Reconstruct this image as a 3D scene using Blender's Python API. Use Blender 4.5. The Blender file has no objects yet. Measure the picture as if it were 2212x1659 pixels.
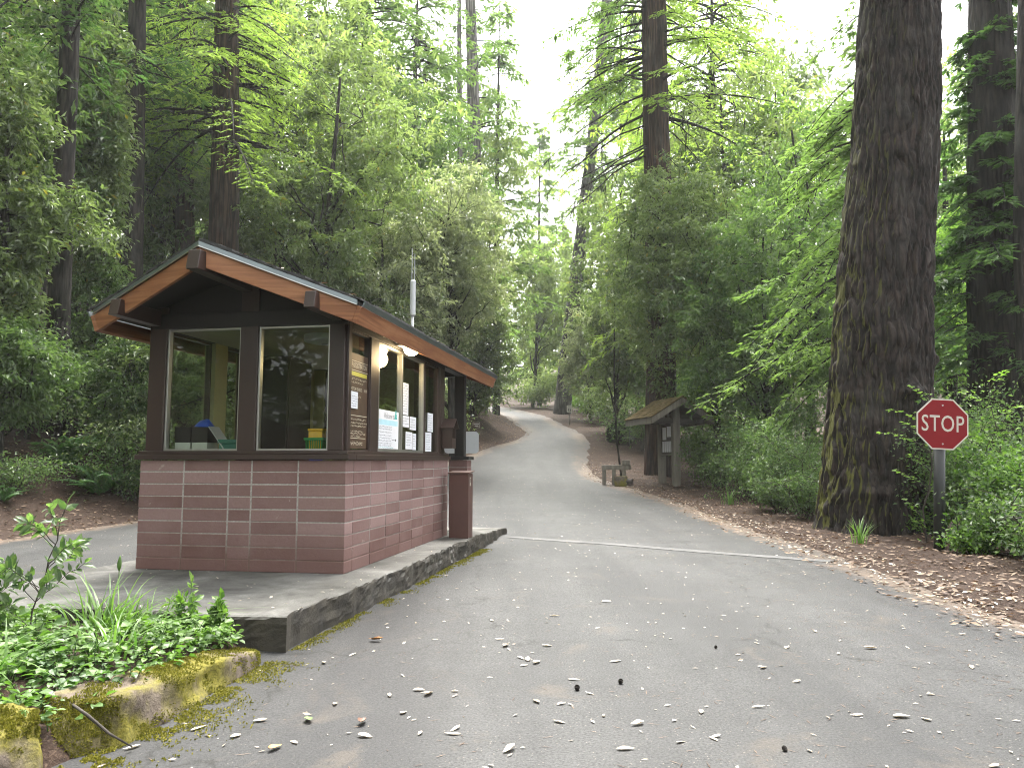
import bpy, bmesh, math, random
import numpy as np
from mathutils import Vector, Matrix

SC = bpy.context.scene
COL = SC.collection
R = math.radians
rng = np.random.default_rng(7)
random.seed(7)

# ------------------------------------------------------------------ camera model
FPX, PITCH, CAMH = 1666.0, R(5.64), 1.1
def at(x, y, Y):
    u = (x - 1106) / FPX; w = (829.5 - y) / FPX
    d = (u, math.cos(PITCH) - w * math.sin(PITCH), math.sin(PITCH) + w * math.cos(PITCH))
    t = Y / d[1]
    return np.array([d[0] * t, Y, CAMH + d[2] * t])
def ground_at(x, y, z=0.0):
    u = (x - 1106) / FPX; w = (829.5 - y) / FPX
    d = (u, math.cos(PITCH) - w * math.sin(PITCH), math.sin(PITCH) + w * math.cos(PITCH))
    t = (z - CAMH) / d[2]
    return np.array([d[0] * t, d[1] * t, z])

cam = bpy.data.cameras.new('camera'); cam_o = bpy.data.objects.new('camera', cam); COL.objects.link(cam_o)
cam_o.location = (0, 0, CAMH); cam_o.rotation_euler = (R(90) + PITCH, 0, 0)
cam.sensor_width = 36; cam.lens = FPX / 2212 * 36; cam.clip_end = 2000; cam.clip_start = .05
SC.camera = cam_o

# ------------------------------------------------------------------ noise
def _hash(ix, iy, iz, s):
    h = (ix * 374761393 + iy * 668265263 + iz * 1274126177 + s * 974711) & 0x7fffffff
    h = ((h ^ (h >> 13)) * 1274126177) & 0x7fffffff
    return ((h ^ (h >> 16)) & 0xffff) / 65535.0
def vnoise(x, y, z=0.0, s=0):
    x, y, z = np.broadcast_arrays(np.asarray(x, float), np.asarray(y, float), np.asarray(z, float))
    ix, iy, iz = np.floor(x).astype(np.int64), np.floor(y).astype(np.int64), np.floor(z).astype(np.int64)
    fx, fy, fz = x - ix, y - iy, z - iz
    fx, fy, fz = [f * f * (3 - 2 * f) for f in (fx, fy, fz)]
    r = 0
    for dx in (0, 1):
        for dy in (0, 1):
            for dz in (0, 1):
                r = r + _hash(ix + dx, iy + dy, iz + dz, s) * np.where(dx, fx, 1 - fx) * np.where(dy, fy, 1 - fy) * np.where(dz, fz, 1 - fz)
    return r
def fbm(x, y, z=0.0, s=0, o=3):
    a, t, r = 1.0, 0.0, 0
    for k in range(o):
        r = r + a * vnoise(np.asarray(x) * 2**k, np.asarray(y) * 2**k, np.asarray(z) * 2**k, s + k); t += a; a *= .5
    return r / t

# ------------------------------------------------------------------ object helpers
def tag(o, label=None, cat=None, group=None, kind=None):
    if label: o['label'] = label
    if cat: o['category'] = cat
    if group: o['group'] = group
    if kind: o['kind'] = kind
    return o
def empty(name, loc=(0, 0, 0), rz=0.0, label=None, cat=None, group=None):
    o = bpy.data.objects.new(name, None); COL.objects.link(o)
    o.location = loc; o.rotation_euler = (0, 0, rz); o.empty_display_size = .1
    return tag(o, label, cat, group)
def link(name, me, mat=None, parent=None):
    if mat is not None:
        for m in (mat if isinstance(mat, (list, tuple)) else [mat]): me.materials.append(m)
    o = bpy.data.objects.new(name, me); COL.objects.link(o)
    if parent: o.parent = parent
    return o
def copy_tree(o, parent=None):
    c = o.copy(); COL.objects.link(c)
    if parent: c.parent = parent
    for ch in list(o.children): copy_tree(ch, c)
    return c
def np_mesh(name, V, F, mat=None, parent=None, tint=None, smooth=False, midx=None):
    """V n x 3, F list of index arrays (m x k)"""
    me = bpy.data.meshes.new(name)
    V = np.ascontiguousarray(V, dtype=np.float32)
    if not isinstance(F, (list, tuple)): F = [F]
    F = [f for f in F if len(f)]
    idx = np.concatenate([f.ravel() for f in F]).astype(np.int32)
    tot = np.concatenate([np.full(len(f), f.shape[1]) for f in F]).astype(np.int32)
    st = np.concatenate([[0], np.cumsum(tot)[:-1]]).astype(np.int32)
    me.vertices.add(len(V)); me.vertices.foreach_set('co', V.ravel())
    me.loops.add(len(idx)); me.loops.foreach_set('vertex_index', idx)
    me.polygons.add(len(tot)); me.polygons.foreach_set('loop_start', st)
    if tint is not None:
        a = me.attributes.new('tint', 'FLOAT', 'FACE'); a.data.foreach_set('value', np.ascontiguousarray(tint, dtype=np.float32))
    me.polygons.foreach_set('use_smooth', np.full(len(tot), smooth, dtype=bool))
    if midx is not None: me.polygons.foreach_set('material_index', np.asarray(midx, dtype=np.int32))
    me.update(calc_edges=True)
    return link(name, me, mat, parent)

class MB:
    def __init__(s): s.v = []; s.f = []; s.m = []; s.t = []
    def add(s, V, F, m=0, t=0.5):
        b = len(s.v); s.v += [tuple(map(float, v)) for v in V]
        for f in F: s.f.append(tuple(i + b for i in f)); s.m.append(m); s.t.append(t)
        return s
    def box(s, lo, hi, m=0, t=.5, rot=None, org=None):
        x0, y0, z0 = lo; x1, y1, z1 = hi
        V = [(x0,y0,z0),(x1,y0,z0),(x1,y1,z0),(x0,y1,z0),(x0,y0,z1),(x1,y0,z1),(x1,y1,z1),(x0,y1,z1)]
        if rot is not None:
            o = Vector(org) if org is not None else (Vector(lo) + Vector(hi)) / 2
            V = [tuple(rot @ (Vector(v) - o) + o) for v in V]
        return s.add(V, [(0,3,2,1),(4,5,6,7),(0,1,5,4),(1,2,6,5),(2,3,7,6),(3,0,4,7)], m, t)
    def beam(s, a, b, w, h, up=(0,0,1), m=0, t=.5):
        a, b = Vector(a), Vector(b); d = (b - a).normalized(); u = Vector(up)
        r = d.cross(u).normalized(); u = r.cross(d).normalized()
        V = []
        for p in (a, b):
            for sx, sz in ((-1,-1),(1,-1),(1,1),(-1,1)): V.append(p + r * (sx * w / 2) + u * (sz * h / 2))
        return s.add(V, [(0,1,2,3),(7,6,5,4),(0,4,5,1),(1,5,6,2),(2,6,7,3),(3,7,4,0)], m, t)
    def tube(s, P, rad, seg=8, m=0, t=.5, cap=True):
        P = [Vector(p) for p in P]; n = len(P)
        if not hasattr(rad, '__len__'): rad = [rad] * n
        V = []; F = []
        ref = Vector((1, 0, 0)) if abs((P[-1] - P[0]).normalized().x) < .9 else Vector((0, 1, 0))
        for i, p in enumerate(P):
            d = (P[min(i + 1, n - 1)] - P[max(i - 1, 0)]).normalized()
            a = d.cross(ref).normalized(); b = d.cross(a).normalized()
            for k in range(seg):
                th = 2 * math.pi * k / seg
                V.append(p + (a * math.cos(th) + b * math.sin(th)) * rad[i])
        for i in range(n - 1):
            for k in range(seg):
                k2 = (k + 1) % seg
                F.append((i*seg+k, i*seg+k2, (i+1)*seg+k2, (i+1)*seg+k))
        if cap: F.append(tuple(range(seg))[::-1]); F.append(tuple(range((n-1)*seg, n*seg)))
        return s.add(V, F, m, t)
    def prism(s, poly, off, m=0, t=.5):
        n = len(poly); o = Vector(off)
        V = [Vector(p) for p in poly] + [Vector(p) + o for p in poly]
        F = [tuple(range(n))[::-1], tuple(range(n, 2*n))] + [(i, (i+1) % n, n + (i+1) % n, n + i) for i in range(n)]
        return s.add(V, F, m, t)
    def build(s, name, mat, parent=None, bevel=0.0, smooth=False, fix=True):
        me = bpy.data.meshes.new(name); me.from_pydata(s.v, [], s.f)
        a = me.attributes.new('tint', 'FLOAT', 'FACE'); a.data.foreach_set('value', s.t)
        mats = mat if isinstance(mat, (list, tuple)) else [mat]
        for mm in mats: me.materials.append(mm)
        me.polygons.foreach_set('material_index', s.m)
        if fix:
            bm = bmesh.new(); bm.from_mesh(me); bmesh.ops.recalc_face_normals(bm, faces=bm.faces); bm.to_mesh(me); bm.free()
        if smooth: me.polygons.foreach_set('use_smooth', [True] * len(me.polygons))
        o = bpy.data.objects.new(name, me); COL.objects.link(o)
        if parent: o.parent = parent
        if bevel:
            b = o.modifiers.new('bevel', 'BEVEL'); b.width = bevel; b.segments = 2; b.limit_method = 'ANGLE'; b.angle_limit = R(40)
        return o

def text_geo(body, size, space=1.0, align='CENTER', xscale=1.0):
    c = bpy.data.curves.new('lettering', 'FONT'); c.body = body; c.size = size; c.space_character = space
    c.align_x = align; c.align_y = 'CENTER'; c.resolution_u = 3
    o = bpy.data.objects.new('lettering', c); COL.objects.link(o)
    dg = bpy.context.evaluated_depsgraph_get()
    me = bpy.data.meshes.new_from_object(o.evaluated_get(dg))
    V = [(v.co.x * xscale, v.co.y) for v in me.vertices]; F = [tuple(p.vertices) for p in me.polygons]
    bpy.data.objects.remove(o); bpy.data.meshes.remove(me); bpy.data.curves.remove(c)
    return V, F
def put_text(mb, body, size, org, ux, uy, bold=0.0, **k):
    """flat lettering laid on a face: ux, uy span its plane"""
    V, F = text_geo(body, size, **k); org, ux, uy = Vector(org), Vector(ux), Vector(uy)
    shifts = [(0, 0)] if not bold else [(-bold, 0), (bold, 0), (0, bold), (0, -bold)]
    n = ux.cross(uy)
    for i, (sx, sy) in enumerate(shifts):
        mb.add([org + ux * (a + sx) + uy * (b + sy) + n * (.0003 * i) for a, b in V], F)

# ------------------------------------------------------------------ materials
def nodes(name):
    m = bpy.data.materials.new(name); m.use_nodes = True
    nt = m.node_tree; nt.nodes.clear()
    out = nt.nodes.new('ShaderNodeOutputMaterial')
    return m, nt, out
def N(nt, typ, **k):
    n = nt.nodes.new(typ)
    for a, v in k.items(): setattr(n, a, v)
    return n
def ramp(nt, fac, stops, interp='LINEAR'):
    r = nt.nodes.new('ShaderNodeValToRGB'); e = r.color_ramp.elements; r.color_ramp.interpolation = interp
    while len(e) < len(stops): e.new(.5)
    for i, (p, c) in enumerate(stops):
        e[i].position = p; e[i].color = (*c, 1) if len(c) == 3 else c
    nt.links.new(fac, r.inputs['Fac']); return r.outputs['Color']
def coords(nt, scale=(1, 1, 1), kind='Object'):
    t = nt.nodes.new('ShaderNodeTexCoord'); mp = nt.nodes.new('ShaderNodeMapping'); mp.inputs['Scale'].default_value = scale
    nt.links.new(t.outputs[kind], mp.inputs['Vector']); return mp.outputs['Vector']
def noise(nt, vec, scale, detail=4, rough=.55, dist=0):
    n = nt.nodes.new('ShaderNodeTexNoise'); n.inputs['Scale'].default_value = scale; n.inputs['Detail'].default_value = detail
    n.inputs['Roughness'].default_value = rough; n.inputs['Distortion'].default_value = dist
    nt.links.new(vec, n.inputs['Vector']); return n.outputs['Fac']
def mix(nt, fac, a, b, blend='MIX'):
    m = nt.nodes.new('ShaderNodeMix'); m.data_type = 'RGBA'; m.blend_type = blend
    for s, v in ((0, fac), (6, a), (7, b)):
        if hasattr(v, 'is_linked'): nt.links.new(v, m.inputs[s])
        elif s == 0: m.inputs[0].default_value = v
        else: m.inputs[s].default_value = (*v, 1)
    return m.outputs[2]
def math_n(nt, op, a, b=0.0, clamp=False):
    m = nt.nodes.new('ShaderNodeMath'); m.operation = op; m.use_clamp = clamp
    for i, v in enumerate((a, b)):
        if hasattr(v, 'is_linked'): nt.links.new(v, m.inputs[i])
        else: m.inputs[i].default_value = v
    return m.outputs[0]
def attr(nt, name):
    a = nt.nodes.new('ShaderNodeAttribute'); a.attribute_name = name; return a.outputs['Fac']
def bsdf(nt, out, col, rough=.6, metal=0.0, spec=.5, bump=None, bstr=.3, bdist=.01):
    p = nt.nodes.new('ShaderNodeBsdfPrincipled')
    if hasattr(col, 'is_linked'): nt.links.new(col, p.inputs['Base Color'])
    else: p.inputs['Base Color'].default_value = (*col, 1)
    if hasattr(rough, 'is_linked'): nt.links.new(rough, p.inputs['Roughness'])
    else: p.inputs['Roughness'].default_value = rough
    p.inputs['Metallic'].default_value = metal; p.inputs['Specular IOR Level'].default_value = spec
    if bump is not None:
        b = nt.nodes.new('ShaderNodeBump'); b.inputs['Strength'].default_value = bstr; b.inputs['Distance'].default_value = bdist
        nt.links.new(bump, b.inputs['Height']); nt.links.new(b.outputs['Normal'], p.inputs['Normal'])
    nt.links.new(p.outputs[0], out.inputs['Surface']); return p
def plain(name, col, rough=.6, metal=0, spec=.5, var=.25, vscale=6, bump=.15, bdist=.004, stretch=(1, 1, 1)):
    m, nt, out = nodes(name); v = coords(nt, stretch)
    f = noise(nt, v, vscale, 5); f2 = noise(nt, v, vscale * 9, 3)
    c = ramp(nt, f, [(.3, tuple(x * (1 - var) for x in col)), (.7, tuple(min(1, x * (1 + var)) for x in col))])
    c = mix(nt, math_n(nt, 'MULTIPLY', f2, .35), c, tuple(x * .6 for x in col))
    bsdf(nt, out, c, rough, metal, spec, f2, bump, bdist); return m

def leaf_mat(name, lo, hi, trans=.42, rough=.34, spec=.5, tcol=None, odd=None):
    m, nt, out = nodes(name)
    t = attr(nt, 'tint')
    st = [(0, lo), (.9, hi)]
    if odd: st += [(.965, hi), (.985, odd)]
    c = ramp(nt, t, st)
    p = nt.nodes.new('ShaderNodeBsdfPrincipled'); nt.links.new(c, p.inputs['Base Color'])
    p.inputs['Roughness'].default_value = rough; p.inputs['Specular IOR Level'].default_value = spec
    tr = nt.nodes.new('ShaderNodeBsdfTranslucent')
    k = tcol or (1.25, 1.42, .74)
    sc = nt.nodes.new('ShaderNodeMix'); sc.data_type = 'RGBA'; sc.blend_type = 'MULTIPLY'; sc.inputs[0].default_value = 1
    sc.clamp_result = False
    nt.links.new(c, sc.inputs[6]); sc.inputs[7].default_value = (*k, 1)
    nt.links.new(sc.outputs[2], tr.inputs['Color'])
    mx = nt.nodes.new('ShaderNodeMixShader'); mx.inputs[0].default_value = trans
    nt.links.new(p.outputs[0], mx.inputs[1]); nt.links.new(tr.outputs[0], mx.inputs[2])
    nt.links.new(mx.outputs[0], out.inputs['Surface']); return m

def bark_mat(name, dark, light, scale=9, stretch=.16, moss=0.0, rough=.85, bstr=.9, bdist=.04):
    m, nt, out = nodes(name); v = coords(nt, (1, 1, stretch))
    f = noise(nt, v, scale, 6, .65, .4); g = noise(nt, coords(nt, (1, 1, .5)), 2.2, 4)
    w = nt.nodes.new('ShaderNodeTexVoronoi'); w.feature = 'DISTANCE_TO_EDGE'; w.inputs['Scale'].default_value = scale * 1.1
    nt.links.new(v, w.inputs['Vector'])
    cr = ramp(nt, w.outputs['Distance'], [(0, (.25, .25, .25)), (.25, (1, 1, 1))])
    c = ramp(nt, f, [(.3, dark), (.72, light)])
    c = mix(nt, 1.0, c, cr, 'MULTIPLY')
    c = mix(nt, math_n(nt, 'MULTIPLY', ramp(nt, g, [(.5, (0, 0, 0)), (.75, (1, 1, 1))]), .35), c, (.10, .095, .085))
    if moss:
        t = nt.nodes.new('ShaderNodeTexCoord'); s = nt.nodes.new('ShaderNodeSeparateXYZ'); nt.links.new(t.outputs['Normal'], s.inputs[0])
        z = nt.nodes.new('ShaderNodeSeparateXYZ'); nt.links.new(t.outputs['Object'], z.inputs[0])
        side = math_n(nt, 'MULTIPLY', s.outputs['X'], -1.0)
        side = ramp(nt, math_n(nt, 'ADD', side, math_n(nt, 'MULTIPLY', math_n(nt, 'SUBTRACT', noise(nt, coords(nt, (1, 1, .6)), 3.5, 5, .7), .5), 1.3)), [(.84, (0, 0, 0)), (1.04, (1, 1, 1))])
        hgt = ramp(nt, math_n(nt, 'DIVIDE', z.outputs['Z'], 9.0), [(.1, (1, 1, 1)), (.95, (.15, .15, .15))])
        mm = math_n(nt, 'MULTIPLY', math_n(nt, 'MULTIPLY', side, hgt), moss)
        c = mix(nt, mm, c, (.085, .088, .018))
    bsdf(nt, out, c, rough, 0, .25, math_n(nt, 'ADD', f, w.outputs['Distance']), bstr, bdist); return m

M = {}
M['brown'] = plain('brown_painted_wood', (.030, .0155, .0115), .45, var=.18, vscale=3, stretch=(1, 1, .3), bump=.1)
M['dark_brown'] = plain('dark_brown_wood', (.008, .0048, .004), .6, var=.2, vscale=3, bump=.1)
M['orange_wood'] = plain('stained_fascia_wood', (.34, .13, .052), .55, var=.22, vscale=2.2, bump=.15, stretch=(.6, 1, 5))
m, nt, out = nodes('stained_fascia_wood')
v = coords(nt, (.35, .35, 7)); n1 = noise(nt, v, 3.0, 6, .65, 1.2); n2 = noise(nt, coords(nt), 2.2, 5, .65); n3 = noise(nt, coords(nt, (1, 1, 2.2)), 7.5, 2, .4)
c = ramp(nt, n1, [(.3, (.16, .060, .026)), (.5, (.255, .110, .048)), (.7, (.34, .165, .082))])
c = mix(nt, ramp(nt, n2, [(.42, (0, 0, 0)), (.75, (.65, .65, .65))]), c, (.17, .062, .028))
c = mix(nt, ramp(nt, n3, [(.74, (0, 0, 0)), (.80, (.85, .85, .85))]), c, (.07, .028, .014))
bsdf(nt, out, c, .6, 0, .35, n1, .25, .004); M['orange_wood'] = m
M['metal'] = plain('drip_metal', (.16, .185, .19), .38, .7, var=.15, vscale=4, bump=.03)
M['alu'] = plain('aluminium', (.42, .41, .38), .35, .85, var=.1, vscale=5, bump=.02)
M['antenna'] = plain('antenna_metal', (.42, .43, .44), .4, .3, var=.1, vscale=5, bump=.02)
M['shingle'] = plain('asphalt_shingle', (.035, .035, .033), .9, var=.5, vscale=9, bump=.6, bdist=.01)
M['olive'] = plain('olive_wall_paint', (.27, .26, .125), .6, var=.08, vscale=2, bump=.03)
M['ceiling'] = plain('ceiling_paint', (.26, .25, .17), .7, var=.08, vscale=2, bump=.03)
M['white_paint'] = plain('white_paint', (.62, .62, .58), .5, var=.06, vscale=4, bump=.03)
M['grey_wood'] = plain('weathered_wood', (.155, .138, .110), .8, var=.35, vscale=5, bump=.5, bdist=.006, stretch=(3, 3, .35))
M['dark_wood'] = plain('weathered_dark_wood', (.06, .05, .042), .8, var=.35, vscale=5, bump=.5, bdist=.006)
M['post_metal'] = plain('sign_post_paint', (.016, .017, .017), .5, .1, var=.3, vscale=5, bump=.1, stretch=(1, 1, .25))
M['red_sign'] = plain('red_sign_sheet', (.20, .005, .009), .5, 0, .2, var=.08, vscale=3, bump=.02)
M['white_sign'] = plain('reflective_white', (.5, .48, .41), .4, var=.05, vscale=3, bump=.01)
M['black_ink'] = plain('black_ink', (.012, .012, .014), .5, var=.1, vscale=3, bump=.01)
M['paper'] = plain('paper', (.72, .74, .78), .6, var=.04, vscale=3, bump=.02)
M['ink'] = plain('pale_ink', (.14, .15, .18), .6, var=.1, vscale=3, bump=.01)
M['teal_ink'] = plain('teal_marker', (.05, .42, .40), .6, var=.1, vscale=3, bump=.01)
M['sky_ink'] = plain('light_blue_marker', (.42, .68, .78), .6, var=.1, vscale=9, bump=.01)
M['green_ink'] = plain('green_marker', (.02, .22, .12), .6, var=.1, vscale=3, bump=.01)
M['board_brown'] = plain('brown_notice_board', (.075, .042, .022), .5, var=.35, vscale=7, bump=.05)
M['cream'] = plain('cream_lettering', (.62, .56, .42), .5, var=.05, vscale=3, bump=.01)
M['yellow_band'] = plain('yellow_lettering', (.55, .50, .06), .5, var=.1, vscale=3, bump=.01)
M['blue'] = plain('blue_plastic', (.012, .06, .36), .4, var=.1, vscale=3, bump=.03)
M['yellow'] = plain('yellow_plastic', (.62, .36, .02), .45, var=.06, vscale=3, bump=.02)
M['green_plastic'] = plain('green_plastic', (.01, .19, .035), .4, var=.1, vscale=3, bump=.02)
M['teal_box'] = plain('teal_box', (.02, .12, .085), .5, var=.1, vscale=3, bump=.02)
M['box_white'] = plain('box_white', (.42, .44, .39), .6, var=.06, vscale=3, bump=.02)
M['grey_sheet'] = plain('grey_sheet_metal', (.40, .42, .43), .45, .2, var=.06, vscale=3, bump=.02)
M['rust_paint'] = plain('brown_metal_paint', (.075, .033, .026), .5, var=.14, vscale=5, bump=.06)
M['clear_flyer'] = plain('flyer_paper', (.50, .45, .36), .4, var=.1, vscale=4, bump=.02)
M['twig'] = plain('twig_bark', (.045, .036, .028), .85, var=.3, vscale=20, bump=.4)
M['green_stem'] = plain('green_stem', (.07, .12, .03), .6, var=.2, vscale=20, bump=.1)
M['redwood'] = bark_mat('redwood_bark', (.020, .011, .008), (.105, .062, .045), 9, .06)
M['fir_bark'] = bark_mat('fir_bark', (.010, .0075, .0065), (.058, .043, .035), 10.0, .20, moss=1.0, bdist=.05)
M['dark_bark'] = bark_mat('dark_bark', (.010, .008, .007), (.046, .036, .029), 9, .12)
M['grey_bark'] = bark_mat('grey_bark', (.10, .09, .085), (.28, .255, .235), 6, .07)
M['mid_bark'] = bark_mat('mid_grey_bark', (.045, .040, .037), (.13, .118, .108), 6, .1)
M['tan_oak_bark'] = bark_mat('tan_oak_bark', (.022, .020, .017), (.085, .075, .062), 12, .4)
M['leaf_oak'] = leaf_mat('broadleaf_leaf', (.055, .085, .034), (.20, .25, .11), 0.5, .28, .8, odd=(.20, .17, .03))
M['leaf_pale'] = leaf_mat('pale_laurel_leaf', (.12, .15, .085), (.36, .38, .25), 0.45, .28, .8)
M['leaf_shrub'] = leaf_mat('shrub_leaf', (.040, .080, .030), (.13, .19, .070), 0.5, .36, .5)
M['leaf_bright'] = leaf_mat('young_leaf', (.085, .17, .030), (.22, .33, .075), 0.55, .45, .5)
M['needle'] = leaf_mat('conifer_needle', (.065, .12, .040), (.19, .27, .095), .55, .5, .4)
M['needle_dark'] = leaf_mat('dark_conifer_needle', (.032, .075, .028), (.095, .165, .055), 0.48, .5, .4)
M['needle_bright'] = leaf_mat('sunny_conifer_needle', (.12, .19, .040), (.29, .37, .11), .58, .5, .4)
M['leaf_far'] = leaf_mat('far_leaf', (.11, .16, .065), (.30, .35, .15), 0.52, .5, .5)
M['leaf_herb'] = leaf_mat('herb_leaf', (.032, .080, .018), (.165, .28, .052), .42, .45, .5)
M['fern'] = leaf_mat('fern_frond', (.04, .11, .03), (.10, .21, .06), .35, .4, .5)
M['grass'] = leaf_mat('grass_blade', (.06, .13, .03), (.15, .25, .06), .4, .45, .5)
M['moss'] = leaf_mat('moss', (.075, .075, .012), (.19, .17, .03), .2, .8, .1)
M['dry_leaf'] = leaf_mat('dry_leaf', (.045, .025, .017), (.26, .185, .125), .15, .6, .3, tcol=(1, .8, .6))
M['pale_leaf'] = leaf_mat('pale_fallen_leaf', (.24, .19, .135), (.56, .50, .41), .12, .55, .35, tcol=(1, .9, .7))

# glass: clear pane that mirrors at grazing angles
m, nt, out = nodes('window_glass')
fr = N(nt, 'ShaderNodeFresnel'); fr.inputs['IOR'].default_value = 1.5
tp = N(nt, 'ShaderNodeBsdfTransparent'); tp.inputs['Color'].default_value = (.96, .98, .95, 1)
gl = N(nt, 'ShaderNodeBsdfGlossy'); gl.inputs['Roughness'].default_value = .015
mx = N(nt, 'ShaderNodeMixShader')
f = math_n(nt, 'MULTIPLY', fr.outputs[0], .45, True)
nt.links.new(f, mx.inputs[0]); nt.links.new(tp.outputs[0], mx.inputs[1]); nt.links.new(gl.outputs[0], mx.inputs[2])
nt.links.new(mx.outputs[0], out.inputs['Surface']); M['glass'] = m

m, nt, out = nodes('lamp_glow')
e = N(nt, 'ShaderNodeEmission'); e.inputs['Color'].default_value = (1, .78, .45, 1); e.inputs['Strength'].default_value = 5
nt.links.new(e.outputs[0], out.inputs['Surface']); M['glow'] = m

# concrete blocks with painted, worn faces
m, nt, out = nodes('red_concrete_block')
v = coords(nt); t = attr(nt, 'tint'); n1 = noise(nt, v, 3.2, 5, .6); n2 = noise(nt, v, 40, 4, .7); n3 = noise(nt, v, 7, 4, .6, 1.0)
c = ramp(nt, t, [(0, (.125, .072, .064)), (.5, (.205, .130, .120)), (1, (.285, .195, .183))])
c = mix(nt, ramp(nt, n1, [(.35, (0, 0, 0)), (.7, (.55, .55, .55))]), c, (.245, .165, .152))
c = mix(nt, math_n(nt, 'MULTIPLY', n2, .5), c, (.105, .045, .036))
c = mix(nt, ramp(nt, n3, [(.70, (0, 0, 0)), (.76, (.6, .6, .6))]), c, (.42, .38, .34))
s = N(nt, 'ShaderNodeSeparateXYZ'); nt.links.new(coords(nt), s.inputs[0])
low = ramp(nt, math_n(nt, 'ADD', s.outputs['Z'], math_n(nt, 'MULTIPLY', n1, .3)), [(.22, (1, 1, 1)), (.52, (0, 0, 0))])
c = mix(nt, math_n(nt, 'MULTIPLY', low, .6), c, (.115, .058, .048))
bsdf(nt, out, c, .8, 0, .3, n2, .5, .006); M['block'] = m
m, nt, out = nodes('mortar')
v = coords(nt); n1 = noise(nt, v, 5, 4); n2 = noise(nt, v, 60, 3)
s = N(nt, 'ShaderNodeSeparateXYZ'); nt.links.new(v, s.inputs[0])
c = ramp(nt, n2, [(.3, (.23, .215, .19)), (.7, (.38, .36, .33))])
low = ramp(nt, math_n(nt, 'ADD', s.outputs['Z'], math_n(nt, 'MULTIPLY', n1, .4)), [(.30, (.9, .9, .9)), (.60, (0, 0, 0))])
c = mix(nt, low, c, (.12, .07, .055))
bsdf(nt, out, c, .9, 0, .2, n2, .4, .004); M['mortar'] = m

# asphalt
m, nt, out = nodes('asphalt')
v = coords(nt); n1 = noise(nt, v, .55, 5, .6); n2 = noise(nt, v, 90, 2, .6); n3 = noise(nt, v, 3, 5, .65)
vo = N(nt, 'ShaderNodeTexVoronoi'); vo.inputs['Scale'].default_value = 62; nt.links.new(v, vo.inputs['Vector'])
c = ramp(nt, n1, [(.32, (.036, .0358, .0356)), (.68, (.060, .0597, .0593))])
c = mix(nt, ramp(nt, n3, [(.4, (0, 0, 0)), (.75, (.5, .5, .5))]), c, (.021, .0205, .0195))
c = mix(nt, ramp(nt, n2, [(.42, (0, 0, 0)), (.75, (.75, .75, .75))]), c, (.011, .011, .011))
sp = ramp(nt, vo.outputs['Distance'], [(.10, (1, 1, 1)), (.24, (0, 0, 0))])
vs = N(nt, 'ShaderNodeSeparateColor'); nt.links.new(vo.outputs['Color'], vs.inputs[0])
c = mix(nt, math_n(nt, 'MULTIPLY', sp, ramp(nt, vs.outputs[0], [(.55, (0, 0, 0)), (.9, (.95, .95, .95))])), c, (.20, .178, .15))
e = attr(nt, 'edge')     # dirt and needles tracked on along the verges
dirt = ramp(nt, math_n(nt, 'ADD', e, math_n(nt, 'MULTIPLY', math_n(nt, 'SUBTRACT', n3, .5), 1.0)), [(.30, (1, 1, 1)), (.62, (0, 0, 0))])
c = mix(nt, math_n(nt, 'MULTIPLY', dirt, .85), c, ramp(nt, noise(nt, v, 26, 4, .7), [(.3, (.055, .038, .027)), (.7, (.17, .122, .085))]))
tl = noise(nt, coords(nt, (1.1, .10, 1)), 1.0, 4, .6, .3)
c = mix(nt, ramp(nt, tl, [(.42, (.0, .0, .0)), (.60, (.75, .75, .75))]), c, (.021, .021, .0215))
st = noise(nt, v, 1.1, 6, .7, 1.5)
c = mix(nt, ramp(nt, st, [(.57, (0, 0, 0)), (.68, (.6, .6, .6))]), c, (.062, .052, .042))
cv = N(nt, 'ShaderNodeTexVoronoi'); cv.feature = 'DISTANCE_TO_EDGE'; cv.inputs['Scale'].default_value = .34
wv = N(nt, 'ShaderNodeVectorMath'); wv.operation = 'ADD'; nn = N(nt, 'ShaderNodeTexNoise'); nn.inputs['Scale'].default_value = 1.6; nn.inputs['Detail'].default_value = 6; nt.links.new(v, nn.inputs['Vector'])
nt.links.new(v, wv.inputs[0]); nt.links.new(nn.outputs['Color'], wv.inputs[1]); nt.links.new(wv.outputs[0], cv.inputs['Vector'])
ck = math_n(nt, 'MULTIPLY', ramp(nt, cv.outputs['Distance'], [(.0, (1, 1, 1)), (.006, (0, 0, 0))]), ramp(nt, n3, [(.42, (0, 0, 0)), (.50, (.9, .9, .9))]))
c = mix(nt, ck, c, (.010, .010, .009))
bsdf(nt, out, c, ramp(nt, n2, [(.3, (.50, .50, .50)), (.7, (.72, .72, .72))]), 0, .22, n2, .6, .006); M['asphalt'] = m

# forest floor
m, nt, out = nodes('forest_floor')
v = coords(nt); n1 = noise(nt, v, 1.3, 5, .6); n2 = noise(nt, v, 38, 5, .75, .6); n3 = noise(nt, coords(nt, (1, .35, 1)), 60, 3, .7, 1.2)
c = ramp(nt, n2, [(.3, (.012, .008, .006)), (.52, (.040, .024, .017)), (.72, (.090, .059, .041))])
c = mix(nt, ramp(nt, n3, [(.56, (0, 0, 0)), (.72, (.7, .7, .7))]), c, (.15, .105, .072))
c = mix(nt, ramp(nt, n1, [(.45, (0, 0, 0)), (.75, (.55, .55, .55))]), c, (.032, .019, .013))
bsdf(nt, out, c, .9, 0, .2, n2, .9, .03); M['floor'] = m

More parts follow.
